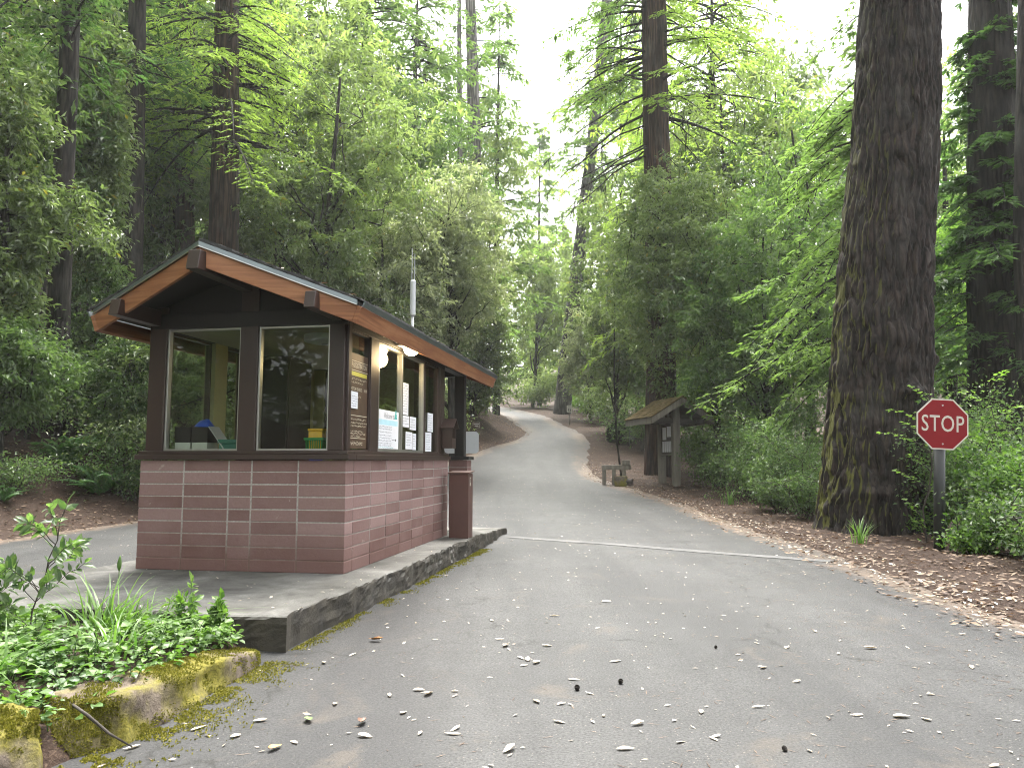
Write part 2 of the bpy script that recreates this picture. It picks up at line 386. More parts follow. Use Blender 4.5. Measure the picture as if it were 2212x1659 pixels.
m, nt, out = nodes('old_concrete')
v = coords(nt); n1 = noise(nt, v, 1.6, 6, .65, .4); n2 = noise(nt, v, 70, 4, .7); n3 = noise(nt, v, 5, 5, .6)
c = ramp(nt, n1, [(.34, (.04, .038, .034)), (.5, (.12, .117, .108)), (.66, (.235, .23, .215))])
c = mix(nt, ramp(nt, n2, [(.42, (0, 0, 0)), (.72, (.7, .7, .7))]), c, (.085, .08, .07))
c = mix(nt, ramp(nt, n3, [(.5, (0, 0, 0)), (.72, (.6, .6, .6))]), c, (.12, .115, .10))
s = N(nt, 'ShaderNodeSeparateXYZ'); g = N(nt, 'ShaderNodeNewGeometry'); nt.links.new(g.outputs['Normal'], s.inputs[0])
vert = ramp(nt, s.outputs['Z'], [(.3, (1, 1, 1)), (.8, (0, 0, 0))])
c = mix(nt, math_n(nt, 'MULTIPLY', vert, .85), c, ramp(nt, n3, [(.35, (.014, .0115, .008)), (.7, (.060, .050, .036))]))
bsdf(nt, out, c, .88, 0, .3, n2, .6, .01); M['concrete'] = m

m, nt, out = nodes('mossy_stone')
v = coords(nt); n1 = noise(nt, v, 5, 6, .65, .4); n2 = noise(nt, v, 60, 4, .7); n3 = noise(nt, v, 2.6, 4)
c = ramp(nt, n1, [(.3, (.045, .035, .026)), (.7, (.19, .155, .125))])
s = N(nt, 'ShaderNodeSeparateXYZ'); g = N(nt, 'ShaderNodeNewGeometry'); nt.links.new(g.outputs['Normal'], s.inputs[0])
mo = ramp(nt, math_n(nt, 'ADD', math_n(nt, 'MULTIPLY', s.outputs['Z'], .06), n3), [(.46, (0, 0, 0)), (.58, (.9, .9, .9))])
c = mix(nt, mo, c, ramp(nt, n2, [(.3, (.07, .068, .010)), (.7, (.20, .175, .03))]))
bsdf(nt, out, c, .95, 0, .15, n2, .8, .012); M['stone'] = m

m, nt, out = nodes('mossy_roof')
v = coords(nt); n1 = noise(nt, v, 4, 5, .65); n2 = noise(nt, v, 30, 4, .7)
c = ramp(nt, n1, [(.35, (.075, .058, .034)), (.5, (.125, .10, .042)), (.7, (.21, .145, .088))])
c = mix(nt, math_n(nt, 'MULTIPLY', n2, .6), c, (.08, .05, .025))
bsdf(nt, out, c, .95, 0, .1, n2, .8, .03); M['moss_roof'] = m

m, nt, out = nodes('worn_line_paint')
v = coords(nt); n2 = noise(nt, v, 45, 4, .7); n1 = noise(nt, v, 2.5, 4)
c = ramp(nt, math_n(nt, 'ADD', math_n(nt, 'MULTIPLY', n2, .6), math_n(nt, 'MULTIPLY', n1, .5)), [(.50, (.050, .0495, .049)), (.82, (.13, .128, .123))])
bsdf(nt, out, c, .75, 0, .4, n2, .4, .004); M['line'] = m

# ------------------------------------------------------------------ terrain
RY = np.array([(-8, 0), (10, 0), (14, .02), (18, .13), (22, .33), (26, .58), (30, .9), (34, 1.45), (40, 2.3), (47, 3.2), (58, 4.4), (75, 6.2), (100, 9), (150, 14), (260, 24)], float)
XRT = np.array([(-10, 4.6), (0, 3.8), (3, 3.5), (5.15, 3.42), (6.76, 3.55), (8.3, 3.6), (10.7, 3.75), (16.5, 3.9), (20, 3.53), (24.4, 2.75), (29, 2.8), (34, 3.35), (40, 4.0), (47, 3.2), (58, 2.6), (75, -.4), (85, -4), (100, -12), (130, -34), (260, -140)], float)
XLT = np.array([(-10, -7.6), (5, -7.3), (10.7, -7.1), (13.5, -6.6), (20, -5.5), (28, -3.4), (35, -1.3), (39.5, .75), (42, .9), (48, .15), (58, -.5), (66, -1.6), (75, -4.2), (85, -9), (100, -17), (130, -40), (260, -150)], float)
def sm(tab, y):
    y = np.asarray(y, float); r = 0
    w = .03 * np.abs(y) + .25
    for k in (-2, -1, 0, 1, 2): r = r + np.interp(y + k * w, tab[:, 0], tab[:, 1])
    return r / 5
def rz_(y): return sm(RY, y)
def XR(y): return sm(XRT, y) + (vnoise(np.asarray(y) * .9, 3.3, 0, 5) - .5) * .22 + (vnoise(np.asarray(y) * 4, 1.3, 0, 6) - .5) * .08
def XL(y): return sm(XLT, y) + (vnoise(np.asarray(y) * .8, 7.3, 0, 8) - .5) * .25 + (vnoise(np.asarray(y) * 4, 1.3, 0, 9) - .5) * .08
def hz(x, y, rough=True):
    x = np.asarray(x, float); y = np.asarray(y, float)
    dl = np.maximum(XL(y) - x, 0); dr = np.maximum(x - XR(y), 0)
    z = rz_(y)
    z = z + np.interp(dl, [0, .6, 1.5, 3, 5, 8, 15, 30, 60, 140], [0.02, .10, .5, 1.35, 2.1, 3.0, 5.5, 11, 22, 40]) * (dl > 0)
    z = z + np.interp(dr, [0, .5, 1.2, 3, 6, 15, 30, 80, 200], [.02, .06, .06, 0, -.25, -.8, -1.0, 3, 14]) * (dr > 0)
    d = dl + dr
    if rough: z = z + np.clip(d, 0, 1) * ((fbm(x * 1.1, y * 1.1, 0, 20) - .5) * .22 + (fbm(x * 5, y * 5, 0, 25) - .5) * .06)
    return z
def H(x, y): return float(hz(np.array([x]), np.array([y]))[0])
def base(px, Y):
    X = (px - 1106) / FPX * Y
    return np.array([X, Y, H(X, Y)])

def axis(segs):
    out = []
    for a, b, st in segs: out += list(np.arange(a, b, st))
    return np.array(out + [segs[-1][1]])
gx = axis([(-160, -60, 8), (-60, -24, 2), (-24, -12, .6), (-12, 10, .16), (10, 24, .6), (24, 60, 2), (60, 160, 8)])
gy = axis([(-9, 2, .5), (2, 20, .16), (20, 48, .3), (48, 90, .8), (90, 260, 5)])
GX, GY = np.meshgrid(gx, gy)
GZ = hz(GX, GY)
ins = np.minimum(GX - XL(GY), XR(GY) - GX)
GZ = GZ - np.clip(ins / .25, 0, 1) * .05
nx, ny = len(gx), len(gy)
ii = np.arange(nx * ny).reshape(ny, nx)
F = np.stack([ii[:-1, :-1], ii[:-1, 1:], ii[1:, 1:], ii[1:, :-1]], -1).reshape(-1, 4)
g = np_mesh('forest_floor', np.stack([GX, GY, GZ], -1).reshape(-1, 3), F, M['floor'], smooth=True); tag(g, kind='structure')
# road sheet
ry = axis([(-8, 2, .5), (2, 20, .14), (20, 48, .25), (48, 100, .6), (100, 150, 2)])
S = np.linspace(0, 1, 70); S = .5 - .5 * np.cos(S * math.pi) * (.7 + .3 * np.abs(np.cos(S * math.pi)))
xl, xr = XL(ry) - .03, XR(ry) + .03
RX = xl[:, None] + (xr - xl)[:, None] * S[None]; RYY = np.repeat(ry[:, None], len(S), 1)
RZ = rz_(RYY) + .008 + (fbm(RX * .8, RYY * .8, 0, 40) - .5) * .018
ii = np.arange(RX.size).reshape(RX.shape)
F = np.stack([ii[:-1, :-1], ii[:-1, 1:], ii[1:, 1:], ii[1:, :-1]], -1).reshape(-1, 4)
road = np_mesh('road', np.stack([RX, RYY, RZ], -1).reshape(-1, 3), F, M['asphalt'], smooth=True); tag(road, kind='structure')
ed = np.minimum(RX - xl[:, None], xr[:, None] - RX) / (.6 + .02 * RYY)
a = road.data.attributes.new('edge', 'FLOAT', 'POINT'); a.data.foreach_set('value', np.clip(ed, 0, 1).astype(np.float32).ravel())
def roadz(x, y): return rz_(y) + .008 + (fbm(np.asarray(x) * .8, np.asarray(y) * .8, 0, 40) - .5) * .018

# worn stop line
A0, A1 = ground_at(1105, 1162), ground_at(1800, 1214)
n = 60; V = []
dirv = (A1 - A0) / np.linalg.norm(A1 - A0); nrm = np.array([-dirv[1], dirv[0], 0])
for i in range(n + 1):
    p = A0 + (A1 - A0) * i / n
    for s in (-1, 1):
        q = p + nrm * (s * .10 + (vnoise(i * .6, s * 3.0) - .5) * .03)
        V.append((q[0], q[1], float(roadz(q[0], q[1])) + .005))
F = np.array([(2*i, 2*i+1, 2*i+3, 2*i+2) for i in range(n)])
o = np_mesh('stop_line', np.array(V), F, M['line']); tag(o, kind='structure')

# ------------------------------------------------------------------ booth frame
BO = (-1.3329, 6.2192, .2); BA = -R(9.84)
BX = np.array([math.cos(BA), math.sin(BA), 0]); BY = np.array([-math.sin(BA), math.cos(BA), 0])
def bw(x, y, z): return np.array(BO) + BX * x + BY * y + np.array([0, 0, z])

# concrete island the booth stands on (a real kerb step)
def island():
    ol = [(.31, -1.62), (.335, 1.0), (.345, 2.9), (.34, 3.6), (.30, 5.5), (-1.0, 5.6), (-2.15, 5.5), (-2.2, 3), (-2.22, 0), (-2.25, -1.58), (-1.0, -1.60)]
    P = []
    for i in range(len(ol)):
        a, b = np.array(ol[i]), np.array(ol[(i + 1) % len(ol)]); k = max(2, int(np.linalg.norm(b - a) / .04))
        for j in range(k): P.append(a + (b - a) * j / k)
    P = np.array(P); P = P + (np.stack([vnoise(P[:, 0] * 6, P[:, 1] * 6, 0, 3), vnoise(P[:, 0] * 6, P[:, 1] * 6, 5, 4)], -1) - .5) * .05
    n = len(P); c = P.mean(0)
    rings = [(1.0, -.30), (1.0, -.2), (1.0, -.17), (1.0, -.145), (1.0, -.12), (1.0, -.095), (1.0, -.07), (1.0, -.045), (1.0, -.022), (.9985, -.008), (.994, 0.0), (.9, 0.002), (.6, 0.003), (.2, 0.003)]
    V = []
    for k, z in rings:
        q = c + (P - c) * k if k >= .95 else c + (P - c) * k
        for p in q:
            w = bw(p[0], p[1], z)
            if z < -.006:
                e__ = (float(fbm(w[0] * 14, w[1] * 14, z * 22, 61, 4)) - .5) * .05 + (float(fbm(w[0] * 45, w[1] * 45, z * 60, 62, 2)) - .5) * .014; dd = (p - c) / np.linalg.norm(p - c); w = bw(p[0] + dd[0] * e__, p[1] + dd[1] * e__, z)
            drop = max(0, p[1] - 3.4) * .045
            V.append((w[0], w[1], w[2] - drop + (float(fbm(w[0] * 3, w[1] * 3, 0, 9)) - .5) * .012 * (z > -.2)))
    F = []
    for r in range(len(rings) - 1):
        for i in range(n): F.append((r*n + i, r*n + (i+1) % n, (r+1)*n + (i+1) % n, (r+1)*n + i))
    F.append(tuple(range((len(rings)-1)*n, len(rings)*n)))
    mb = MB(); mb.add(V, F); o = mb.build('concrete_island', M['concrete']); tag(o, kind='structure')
island()

# ------------------------------------------------------------------ entrance booth
booth = empty('entrance_booth', BO, BA, 'ranger booth with red block base and orange-trimmed gable roof on the concrete island', 'booth')
W, L, ZW = 1.825, 3.24, .905
CH = ZW / 9
blk = MB(); core = MB(); rnd = random.Random(3)
G = .0080; GV = .013
def course_blocks(mb, axis_, cuts, const0, const1, courses=9, z0=0.0):
    for k in range(courses):
        for a, b in zip(cuts[:-1], cuts[1:]):
            j = [rnd.uniform(-.0025, .0025) for _ in range(4)]
            ga = 0 if a == cuts[0] else GV/2; gb_ = 0 if b == cuts[-1] else GV/2
            lo = [a + ga, const0 + j[0], z0 + k*CH + G/2 + j[2]*.6]; hi = [b - gb_, const1, z0 + (k+1)*CH - G/2 + j[3]*.6]
            if axis_ == 'y': lo = [const1, a + GV/2, lo[2]]; hi = [const0 + j[0], b - gb_, hi[2]]
            mb.box(lo, hi, 0, min(1, max(0, rnd.gauss(.5, .32))))
course_blocks(blk, 'x', [-1.825, -1.421, -1.015, -.812, -.406, 0], 0, .17)
course_blocks(blk, 'y', [.17, .58, .986, 1.392, 1.798, 2.204, 2.61, 3.016, 3.24], 0, -.17)
course_blocks(blk, 'y', [.17, .58, .986, 1.392, 1.798, 2.15], -1.825, -1.655)
course_blocks(blk, 'x', [-1.655, -1.25, -.85, -.44, -.17], 3.24, 3.10)
blk.build('block_wall', M['block'], booth, bevel=.004)
core.box((-1.8215, .0035, .004), (-.0035, .165, ZW - .006)); core.box((-.165, .167, .004), (-.0035, 3.234, ZW - .006))
core.box((-1.819, .167, .004), (-1.66, 2.146, ZW - .006)); core.box((-1.655, 3.105, .004), (-.17, 3.234, ZW - .006))
core.build('mortar_core', M['mortar'], booth)
# pier at the rear corner
pr = MB()
for (px0, py0) in ((-.235, 4.2), (-1.825, 4.2)):
    for k in range(9):
        pr.box((px0 + rnd.uniform(0, .003), py0 + rnd.uniform(0, .003), k*CH + G/2), (px0 + .25, py0 + .25, (k+1)*CH - G/2), 0, rnd.uniform(.1, .6))
    pr.box((px0 + .006, py0 + .006, 0), (px0 + .244, py0 + .244, ZW - .01), 1)
    ob = pr.build('pier', [M['block'], M['mortar']], booth, bevel=.003)
    s = MB(); s.box((px0 - .03, py0 - .03, ZW), (px0 + .28, py0 + .28, ZW + .045)); s.build('pier_cap', M['dark_brown'], ob, bevel=.004)
    s = MB(); s.box((px0 + .06, py0 + .06, ZW + .046), (px0 + .19, py0 + .19, 2.20)); s.build('porch_post', M['dark_brown'], booth, bevel=.005)
    pr = MB()
# sill, two tiers
s = MB(); RO = .035
def ring(mb, z0, z1, o, inn=.14):
    mb.box((-W - o, -o, z0), (o, inn, z1)); mb.box((-inn, inn + .0005, z0), (o, L + o * .2, z1))
    mb.box((-W - o, inn + .0005, z0), (-W + inn, L - .9, z1)); mb.box((-W + inn + .0005, L - inn, z0), (-inn - .0005, L + o * .2, z1))
ring(s, ZW + .001, ZW + .042, .036); ring(s, ZW + .0425, ZW + .072, .014)
s.build('sill', M['brown'], booth, bevel=.004)
ZS = ZW + .0725; ZT = 2.01
RZ0, SLOPE, XC = 2.56, .37, -.9125
def rtop(x): return RZ0 - SLOPE * abs(x - XC)
# posts of the front and sides
def post(x0, x1, y0, y1, z1=None, m='brown', name='post'):
    b = MB(); zz = z1 or rtop((x0 + x1) / 2) - .065
    b.box((x0, y0, ZS), (x1, y1, zz)); return b.build(name, M[m], booth, bevel=.004)
post(-1.79, -1.635, .006, .11); post(-.955, -.797, .006, .11); post(-.165, -.035, .006, .045)
post(-.165, -.010, .046, .115)
# side posts (right wall)
for y0, y1, dx in ((.565, .70, 0), (.703, .805, -.012), (2.275, 2.30, -.01), (2.83, 2.955, -.006), (2.958, 3.10, 0)): post(-.13 + dx, -.010 + dx, y0, y1)
# left wall posts, back wall posts
for y0, y1 in ((.112, .16), (.88, 1.10), (1.46, 2.15), (2.96, 3.2)): post(-1.815, -1.70, y0, y1, m='olive', name='wall_panel')
for x0, x1 in ((-1.70, -1.56), (-1.0, -.16)): post(x0, x1, 3.12, 3.225, m='olive', name='wall_panel')
j = MB(); j.box((-1.80, 2.90, 0), (-1.69, 2.955, 2.0)); j.box((-1.80, 2.155, 0), (-1.69, 2.20, 2.0)); j.box((-1.80, 2.2005, 1.95), (-1.69, 2.8995, 2.0))
j.build('door_frame', M['white_paint'], booth, bevel=.003)
b = MB(); b.box((-1.70, 1.30, 0.0), (-1.16, 1.86, 1.95)); b.box((-1.1598, 1.33, .03), (-1.15, 1.83, 1.92)); cab = b.build('cupboard', M['dark_brown'], booth, bevel=.004)
# headers
h = MB()
h.box((-1.79, .004, ZT), (-.012, .112, 2.14)); h.box((-.125, .1125, 1.985), (-.008, 3.10, 2.155))
h.box((-1.815, .1125, ZT + .01), (-1.70, 3.22, 2.15)); h.box((-1.70, 3.12, ZT), (-.126, 3.225, 2.14))
h.box((-.14, 3.101, 2.03), (-.02, 4.26, 2.155)); h.box((-1.80, 3.24, 2.03), (-1.69, 4.26, 2.145)); h.box((-1.69, 4.27, 2.03), (-.141, 4.37, 2.145))
h.build('header_beam', M['dark_brown'], booth, bevel=.004)
# gable infill
for y0 in (.03, 3.13):
    gb = MB(); gb.prism([(-1.80, y0, 2.1405), (-.02, y0, 2.1405), (-.02, y0, rtop(-.02) - .07), (XC, y0, rtop(XC) - .07), (-1.80, y0, rtop(-1.80) - .07)], (0, .06, 0)); gb.build('gable_panel', M['dark_brown'], booth)
c = MB(); c.box((-1.69, .12, 2.02), (-.13, 3.11, 2.05)); c.build('ceiling_panel', M['ceiling'], booth)
fl = MB(); fl.box((-1.65, .18, .004), (-.175, 3.09, .05)); fl.build('floor_slab', M['dark_brown'], booth)
ct = MB(); ct.box((-1.69, .142, .93), (-.145, .50, .965)); ct.box((-.50, .501, .93), (-.145, 3.0, .965)); ct.build('counter', M['dark_brown'], booth, bevel=.004)
# windows: frame > pane
def window(x0, x1, y0, y1, z0, z1, along, fw=.028, mull=(), mat='alu', fd=.05):
    f = MB()
    if along == 'x':
        ym = (y0 + y1) / 2
        f.box((x0, ym - fd/2, z0), (x0 + fw, ym + fd/2, z1)); f.box((x1 - fw, ym - fd/2, z0), (x1, ym + fd/2, z1))
        f.box((x0 + fw, ym - fd/2, z0), (x1 - fw, ym + fd/2, z0 + fw)); f.box((x0 + fw, ym - fd/2, z1 - fw), (x1 - fw, ym + fd/2, z1))
        for q in mull: f.box((q - .015, ym - fd/2, z0 + fw), (q + .015, ym + fd/2, z1 - fw))
    else:
        xm = (x0 + x1) / 2
        f.box((xm - fd/2, y0, z0), (xm + fd/2, y0 + fw, z1)); f.box((xm - fd/2, y1 - fw, z0), (xm + fd/2, y1, z1))
        f.box((xm - fd/2, y0 + fw, z0), (xm + fd/2, y1 - fw, z0 + fw)); f.box((xm - fd/2, y0 + fw, z1 - fw), (xm + fd/2, y1 - fw, z1))
        for q in mull: f.box((xm - fd/2, q - .02, z0 + fw), (xm + fd/2, q + .02, z1 - fw))
    wf = f.build('window', M[mat], booth, bevel=.002)
    edges = [x0 if along == 'x' else y0] + list(mull) + [x1 if along == 'x' else y1]
    for a, b in zip(edges[:-1], edges[1:]):
        p = MB()
        if along == 'x': p.box((a + .012, ym - .002, z0 + .012), (b - .012, ym + .002, z1 - .012))
        else: p.box((xm - .002, a + .012, z0 + .012), (xm + .002, b - .012, z1 - .012))
        p.build('pane', M['glass'], wf)
    return wf
window(-1.634, -.956, .03, .07, ZS, ZT, 'x', .016)
window(-.796, -.166, .03, .07, ZS, ZT, 'x', .016)
window(-.065, -.025, .116, .564, ZS, 1.984, 'y', .012, mat='brown')
window(-.075, -.025, .806, 2.274, ZS, 1.984, 'y', .026, (1.513,))
window(-.065, -.025, 2.302, 2.829, ZS, 1.984, 'y', .016, mat='brown')
window(-1.79, -1.74, .161, .879, ZS, 2.02, 'y', .02, mat='brown')
window(-1.79, -1.74, 1.101, 1.459, ZS, 2.02, 'y', .02, mat='brown')
window(-1.559, -1.001, 3.15, 3.19, ZS, 2.0, 'x', .02, mat='brown')
# roof
YF, YP, YB = -.35, -.69, 5.0
OH = 1.13
xl_, xr_ = XC - OH, XC + OH
def front_y(x): return YP + (YF - YP) * abs(x - XC) / OH
rf = MB()
for sgn in (-1, 1):
    e = XC + sgn * OH
    P = [(XC, YP, RZ0 - .055), (e, YF, rtop(e) - .055), (e, YB, rtop(e) - .055), (XC, YB, RZ0 - .055)]
    rf.prism(P, (0, 0, .03))
roof = rf.build('roof', M['dark_brown'], booth)
sh = MB()
ncs = 11
for sgn in (-1, 1):
    for k in range(ncs):
        u0, u1 = k / ncs * (OH + .015), (k + 1.25) / ncs * (OH + .015)
        u1 = min(u1, OH + .03)
        x0, x1 = XC + sgn * u0, XC + sgn * u1
        yf = front_y(XC + sgn * min(u1, OH)) - .022
        y = yf - rnd.uniform(0, .02)
        while y < YB + .02:
            wdt = rnd.uniform(.12, .24); y1 = min(y + wdt, YB + .03); t = rnd.uniform(.004, .022)
            z0, z1 = rtop(x0) - .022, RZ0 - SLOPE * u1 - .022 + .012
            yo = 0 if y > yf + .03 else (front_y(XC + sgn * u0) - front_y(XC + sgn * min(u1, OH)))
            V = [(x0, y + yo, z0), (x1, y, z1), (x1, y1 - .004, z1), (x0, y1 - .004, z0)]
            sh.prism(V, (0, 0, t + .004)); y = y1
sh.build('shingle', M['shingle'], roof, fix=True)
cp = MB(); y = YP + .03
while y < YB:
    y1 = y + .22
    for sgn in (-1, 1): cp.prism([(XC, y, RZ0 + .006), (XC + sgn * .13, y + .01, RZ0 - .042), (XC + sgn * .13, y1 + .03, RZ0 - .036), (XC, y1 + .03, RZ0 + .012)], (0, 0, .012))
    y = y1
cp.build('ridge_cap', M['shingle'], roof)
# fascia boards, square cut, and the metal drip edge over them
for sgn in (-1, 1):
    e = XC + sgn * OH
    up = Vector((sgn * SLOPE, 0, 1)).normalized()
    a = Vector((XC, YP - .02, RZ0 - .062)); b_ = Vector((e, YF - .02, rtop(e) - .062))
    fb = MB(); off = -up * .135; th = Vector((0, .036, 0))
    fb.prism([a, b_, b_ + off, a + Vector((0, 0, -.135 / up.z))], th)
    fb.build('rake_board', M['orange_wood'], booth, bevel=.004)
    ef = MB(); s0 = Vector((e, YF - .02, rtop(e) - .062)); s1 = Vector((e, YB, rtop(e) - .062)); out_ = Vector((sgn, 0, -SLOPE)).normalized() * .036
    ef.prism([s0, s1, s1 + off, s0 + off], out_); ef.build('eave_fascia', M['orange_wood'], booth, bevel=.004)
    rb = MB(); rb.prism([Vector((XC, YB, RZ0 - .062)), Vector((e, YB, rtop(e) - .062)), Vector((e, YB, rtop(e) - .062)) + off, Vector((XC, YB, RZ0 - .062 - .135 / up.z))], th); rb.build('rake_board', M['orange_wood'], booth, bevel=.004)
    dm = MB(); k = Vector((0, -.012, 0)); lift = Vector((0, 0, .042))
    dm.prism([a + k, b_ + k, b_ + k + lift, a + k + lift], (0, .012, 0))
    dm.prism([s0 + out_ * 1.05 + up * .002, s1 + out_ * 1.05 + up * .002, s1 + out_ * 1.05 + up * .046, s0 + out_ * 1.05 + up * .046], out_ * .25)
    dm.build('drip_edge', M['metal'], booth)
    lp_ = MB(); lp_.prism([a + k * 1.9, b_ + k * 1.9, b_ + k * 1.9 + Vector((0, 0, .007)), a + k * 1.9 + Vector((0, 0, .007))], (0, .010, 0)); lp_.build('drip_lip', M['alu'], booth)
# rafters and beams
for x, y0, w, h_, z in ((-1.735, -.55, .085, .13, None), (-.10, -.55, .085, .13, None), (XC, -.80, .10, .15, None)):
    zt = rtop(x) - .088 if x != XC else RZ0 - .10
    bm_ = MB(); bm_.prism([(x - w/2, y0, zt - h_), (x + w/2, y0, zt - h_), (x + w/2, y0 + .03, zt), (x - w/2, y0 + .03, zt)], (0, 4.9, 0))
    bm_.build('roof_beam', M['brown'], booth, bevel=.004)
# lamp under the eave
lp = MB(); prof = [(0.0, -.085), (.045, -.078), (.085, -.055), (.105, -.02), (.108, 0)]
V = []; F = []; sg = 24
for r_, z in prof:
    for k in range(sg): V.append((.11 + r_ * math.cos(2*math.pi*k/sg) * .7, 1.35 + r_ * math.sin(2*math.pi*k/sg) * 1.05, 2.005 + z))
for i in range(len(prof) - 1):
    for k in range(sg): F.append((i*sg + k, i*sg + (k+1) % sg, (i+1)*sg + (k+1) % sg, (i+1)*sg + k))
lp.add(V, F); lamp = lp.build('eave_lamp', M['glow'], booth, smooth=True)
lb = MB(); lb.box((.01, 1.20, 2.006), (.205, 1.50, 2.068)); lb.build('lamp_base', M['white_paint'], lamp)
pl = bpy.data.lights.new('lamp_light', 'POINT'); pl.energy = 2.5; pl.color = (1, .72, .38); pl.shadow_soft_size = .08
plo = bpy.data.objects.new('lamp_light', pl); COL.objects.link(plo); plo.parent = booth; plo.location = (.11, 1.35, 1.89)
# soffit board that carries the lamp
sb = MB(); sb.box((.0, .95, 2.0685), (.20, 1.75, 2.08)); sb.build('soffit_board', M['dark_brown'], booth)
# roof vent dish seen through the front glass
v_ = MB(); prof = [(.19, 1.985), (.185, 1.965), (.13, 1.95), (.03, 1.947)]
V = []; F = []
for r_, z in prof:
    for k in range(24): V.append((-.47 + r_ * math.cos(2*math.pi*k/24), .62 + r_ * math.sin(2*math.pi*k/24), z))
for i in range(3):
    for k in range(24): F.append((i*24 + k, i*24 + (k+1) % 24, (i+1)*24 + (k+1) % 24, (i+1)*24 + k))
v_.add(V, F); v_.tube([(-.47, .62, 1.985), (-.47, .62, 2.02)], .19, 24); v_.build('ceiling_vent', M['grey_sheet'], booth, smooth=False)
# antenna on the roof
an = empty('radio_antenna', bw(-.97, 4.86, 2.42), 0, 'slim grey radio antenna mast standing above the far end of the booth roof', 'antenna')
b = MB(); b.tube([(0, 0, 0), (0, 0, .62)], .020, 10); b.build('mast', M['antenna'], an, smooth=True)
b = MB(); b.tube([(0, 0, .58), (0, 0, .60), (0, 0, 1.10), (0, 0, 1.12)], [.03, .043, .043, .03], 14); b.build('radome', M['antenna'], an)
b = MB(); b.tube([(-.02, 0, 1.12), (-.02, 0, 1.60)], .006, 6); b.tube([(.02, 0, 1.12), (.02, 0, 1.52)], .006, 6); b.build('whip', M['antenna'], an)

# fee box beside the pier
fb = empty('fee_box', bw(.215, 3.04, 0), BA, 'tall narrow brown metal box standing on the kerb beside the block pier', 'fee box')
b = MB(); b.box((-.115, -.11, 0), (.115, .12, .745)); b.build('body', M['rust_paint'], fb, bevel=.006)
b = MB(); b.prism([(-.13, -.13, .7455), (.13, -.13, .7455), (.13, .14, .765), (-.13, .14, .765)], (0, 0, .012)); b.build('lid', M['rust_paint'], fb, bevel=.002)
b = MB(); b.box((.1152, -.04, .60), (.119, .0, .70)); ob = b.build('latch_plate', M['white_sign'], fb)
b = MB(); b.box((.1192, -.028, .64), (.121, -.012, .685)); b.build('keyhole', M['black_ink'], ob)

# house-shaped brochure box on the end post
hb = empty('brochure_box', bw(.0, 3.06, 1.18), BA, 'small brown house-shaped brochure box fixed to the rear post of the booth', 'brochure box')
b = MB(); b.box((.0, -.10, -.14), (.015, .10, .10)); b.box((.015, -.10, -.14), (.12, -.085, .10)); b.box((.015, .085, -.14), (.12, .10, .10)); b.box((.015, -.085, -.14), (.12, .085, -.125)); b.box((.105, -.085, -.125), (.12, .085, -.02)); b.build('box', M['brown'], hb, bevel=.002)
b = MB()
for s_ in (-1, 1): b.prism([(-.01, 0, .20), (.15, 0, .20), (.15, s_ * .14, .09), (-.01, s_ * .14, .09)], (0, 0, .014))
b.build('roof', M['brown'], hb)
b = MB(); b.box((.05, -.07, -.12), (.06, .07, .07)); b.box((.066, -.06, -.12), (.074, .05, .06)); b.build('flyer', M['clear_flyer'], hb)

# ------------------------------------------------------------------ notices on the right-hand windows
def side_panel(name, label, y0, y1, z0, z1, x, mat='paper', cat='notice', group=None):
    o = empty(name, bw(x, (y0 + y1) / 2, z0), BA, label, cat, group)
    b = MB(); b.box((-.0015, -(y1 - y0) / 2, 0), (.0015, (y1 - y0) / 2, z1 - z0)); b.build('sheet', M[mat], o)
    return o
def scribble(mb, y, z, w, hgt, r):
    q = y; x = .0022
    while q < y + w:
        l = r.uniform(.012, .04)
        pts = [(x, q + i * l / 4, z + r.uniform(-.5, .5) * hgt) for i in range(5)]
        for a, b in zip(pts[:-1], pts[1:]): mb.beam(a, b, .0032, .0006, (1, 0, 0))
        q += l + r.uniform(.006, .014)
UX, UZ = (0, 1, 0), (0, 0, 1)
brd = side_panel('fee_board', 'tall brown notice board with cream lettering behind the narrow window at the booth corner', .125, .555, ZS + .02, 1.80, -.0385, 'board_brown', 'notice board')
b = MB(); r = random.Random(4); w2 = .43
b.box((.0016, -.21, .655), (.003, .21, .66)); b.box((.0016, -.21, .275), (.003, .21, .28)); b.box((.0016, -.20, .085), (.003, .18, .09))
b.box((.0016, -.21, .735), (.003, .21, .739))
put_text(b, 'OF REGISTRATION', .060, (.0022, -.005, .70), UX, UZ, xscale=.78)
put_text(b, 'MOTOR VEHICLE', .038, (.0022, -.05, .50), UX, UZ, xscale=.85); put_text(b, '8.00', .036, (.0022, .17, .50), UX, UZ)
scribble(b, -.19, .05, .28, .022, r); scribble(b, -.19, .038, .28, .02, r)
for z, w in ((.585, .36), (.555, .30), (.44, .22), (.245, .36), (.215, .40), (.19, .38), (.145, .33), (.125, .36), (.105, .26)): scribble(b, -.20, z, w, .016, r)
b.build('lettering', M['cream'], brd)
b = MB(); b.box((.0016, -.20, .612), (.003, .19, .645)); b.build('yellow_strip', M['yellow_band'], brd)
nt_ = side_panel('paper_notice', 'small creased white paper taped over the brown notice board', .12, .275, 1.33, 1.47, -.018)
b = MB(); [scribble(b, -.06, .02 + .02 * i, .11, .006, r) for i in range(5)]; b.build('writing', M['ink'], nt_)
wel = side_panel('welcome_poster', 'large handwritten welcome poster in teal marker behind the left sliding pane', .842, 1.44, ZS + .03, 1.37, -.040, 'paper', 'poster')
b = MB(); put_text(b, 'Welcome to', .075, (.002, .02, .31), UX, UZ, xscale=.8); b.build('heading', M['ink'], wel); b = MB()
for z in (.205, .185, .155, .125, .10, .075, .05, .03): scribble(b, -.28, z, .36, .012, r)
b.build('lettering', M['ink'], wel)
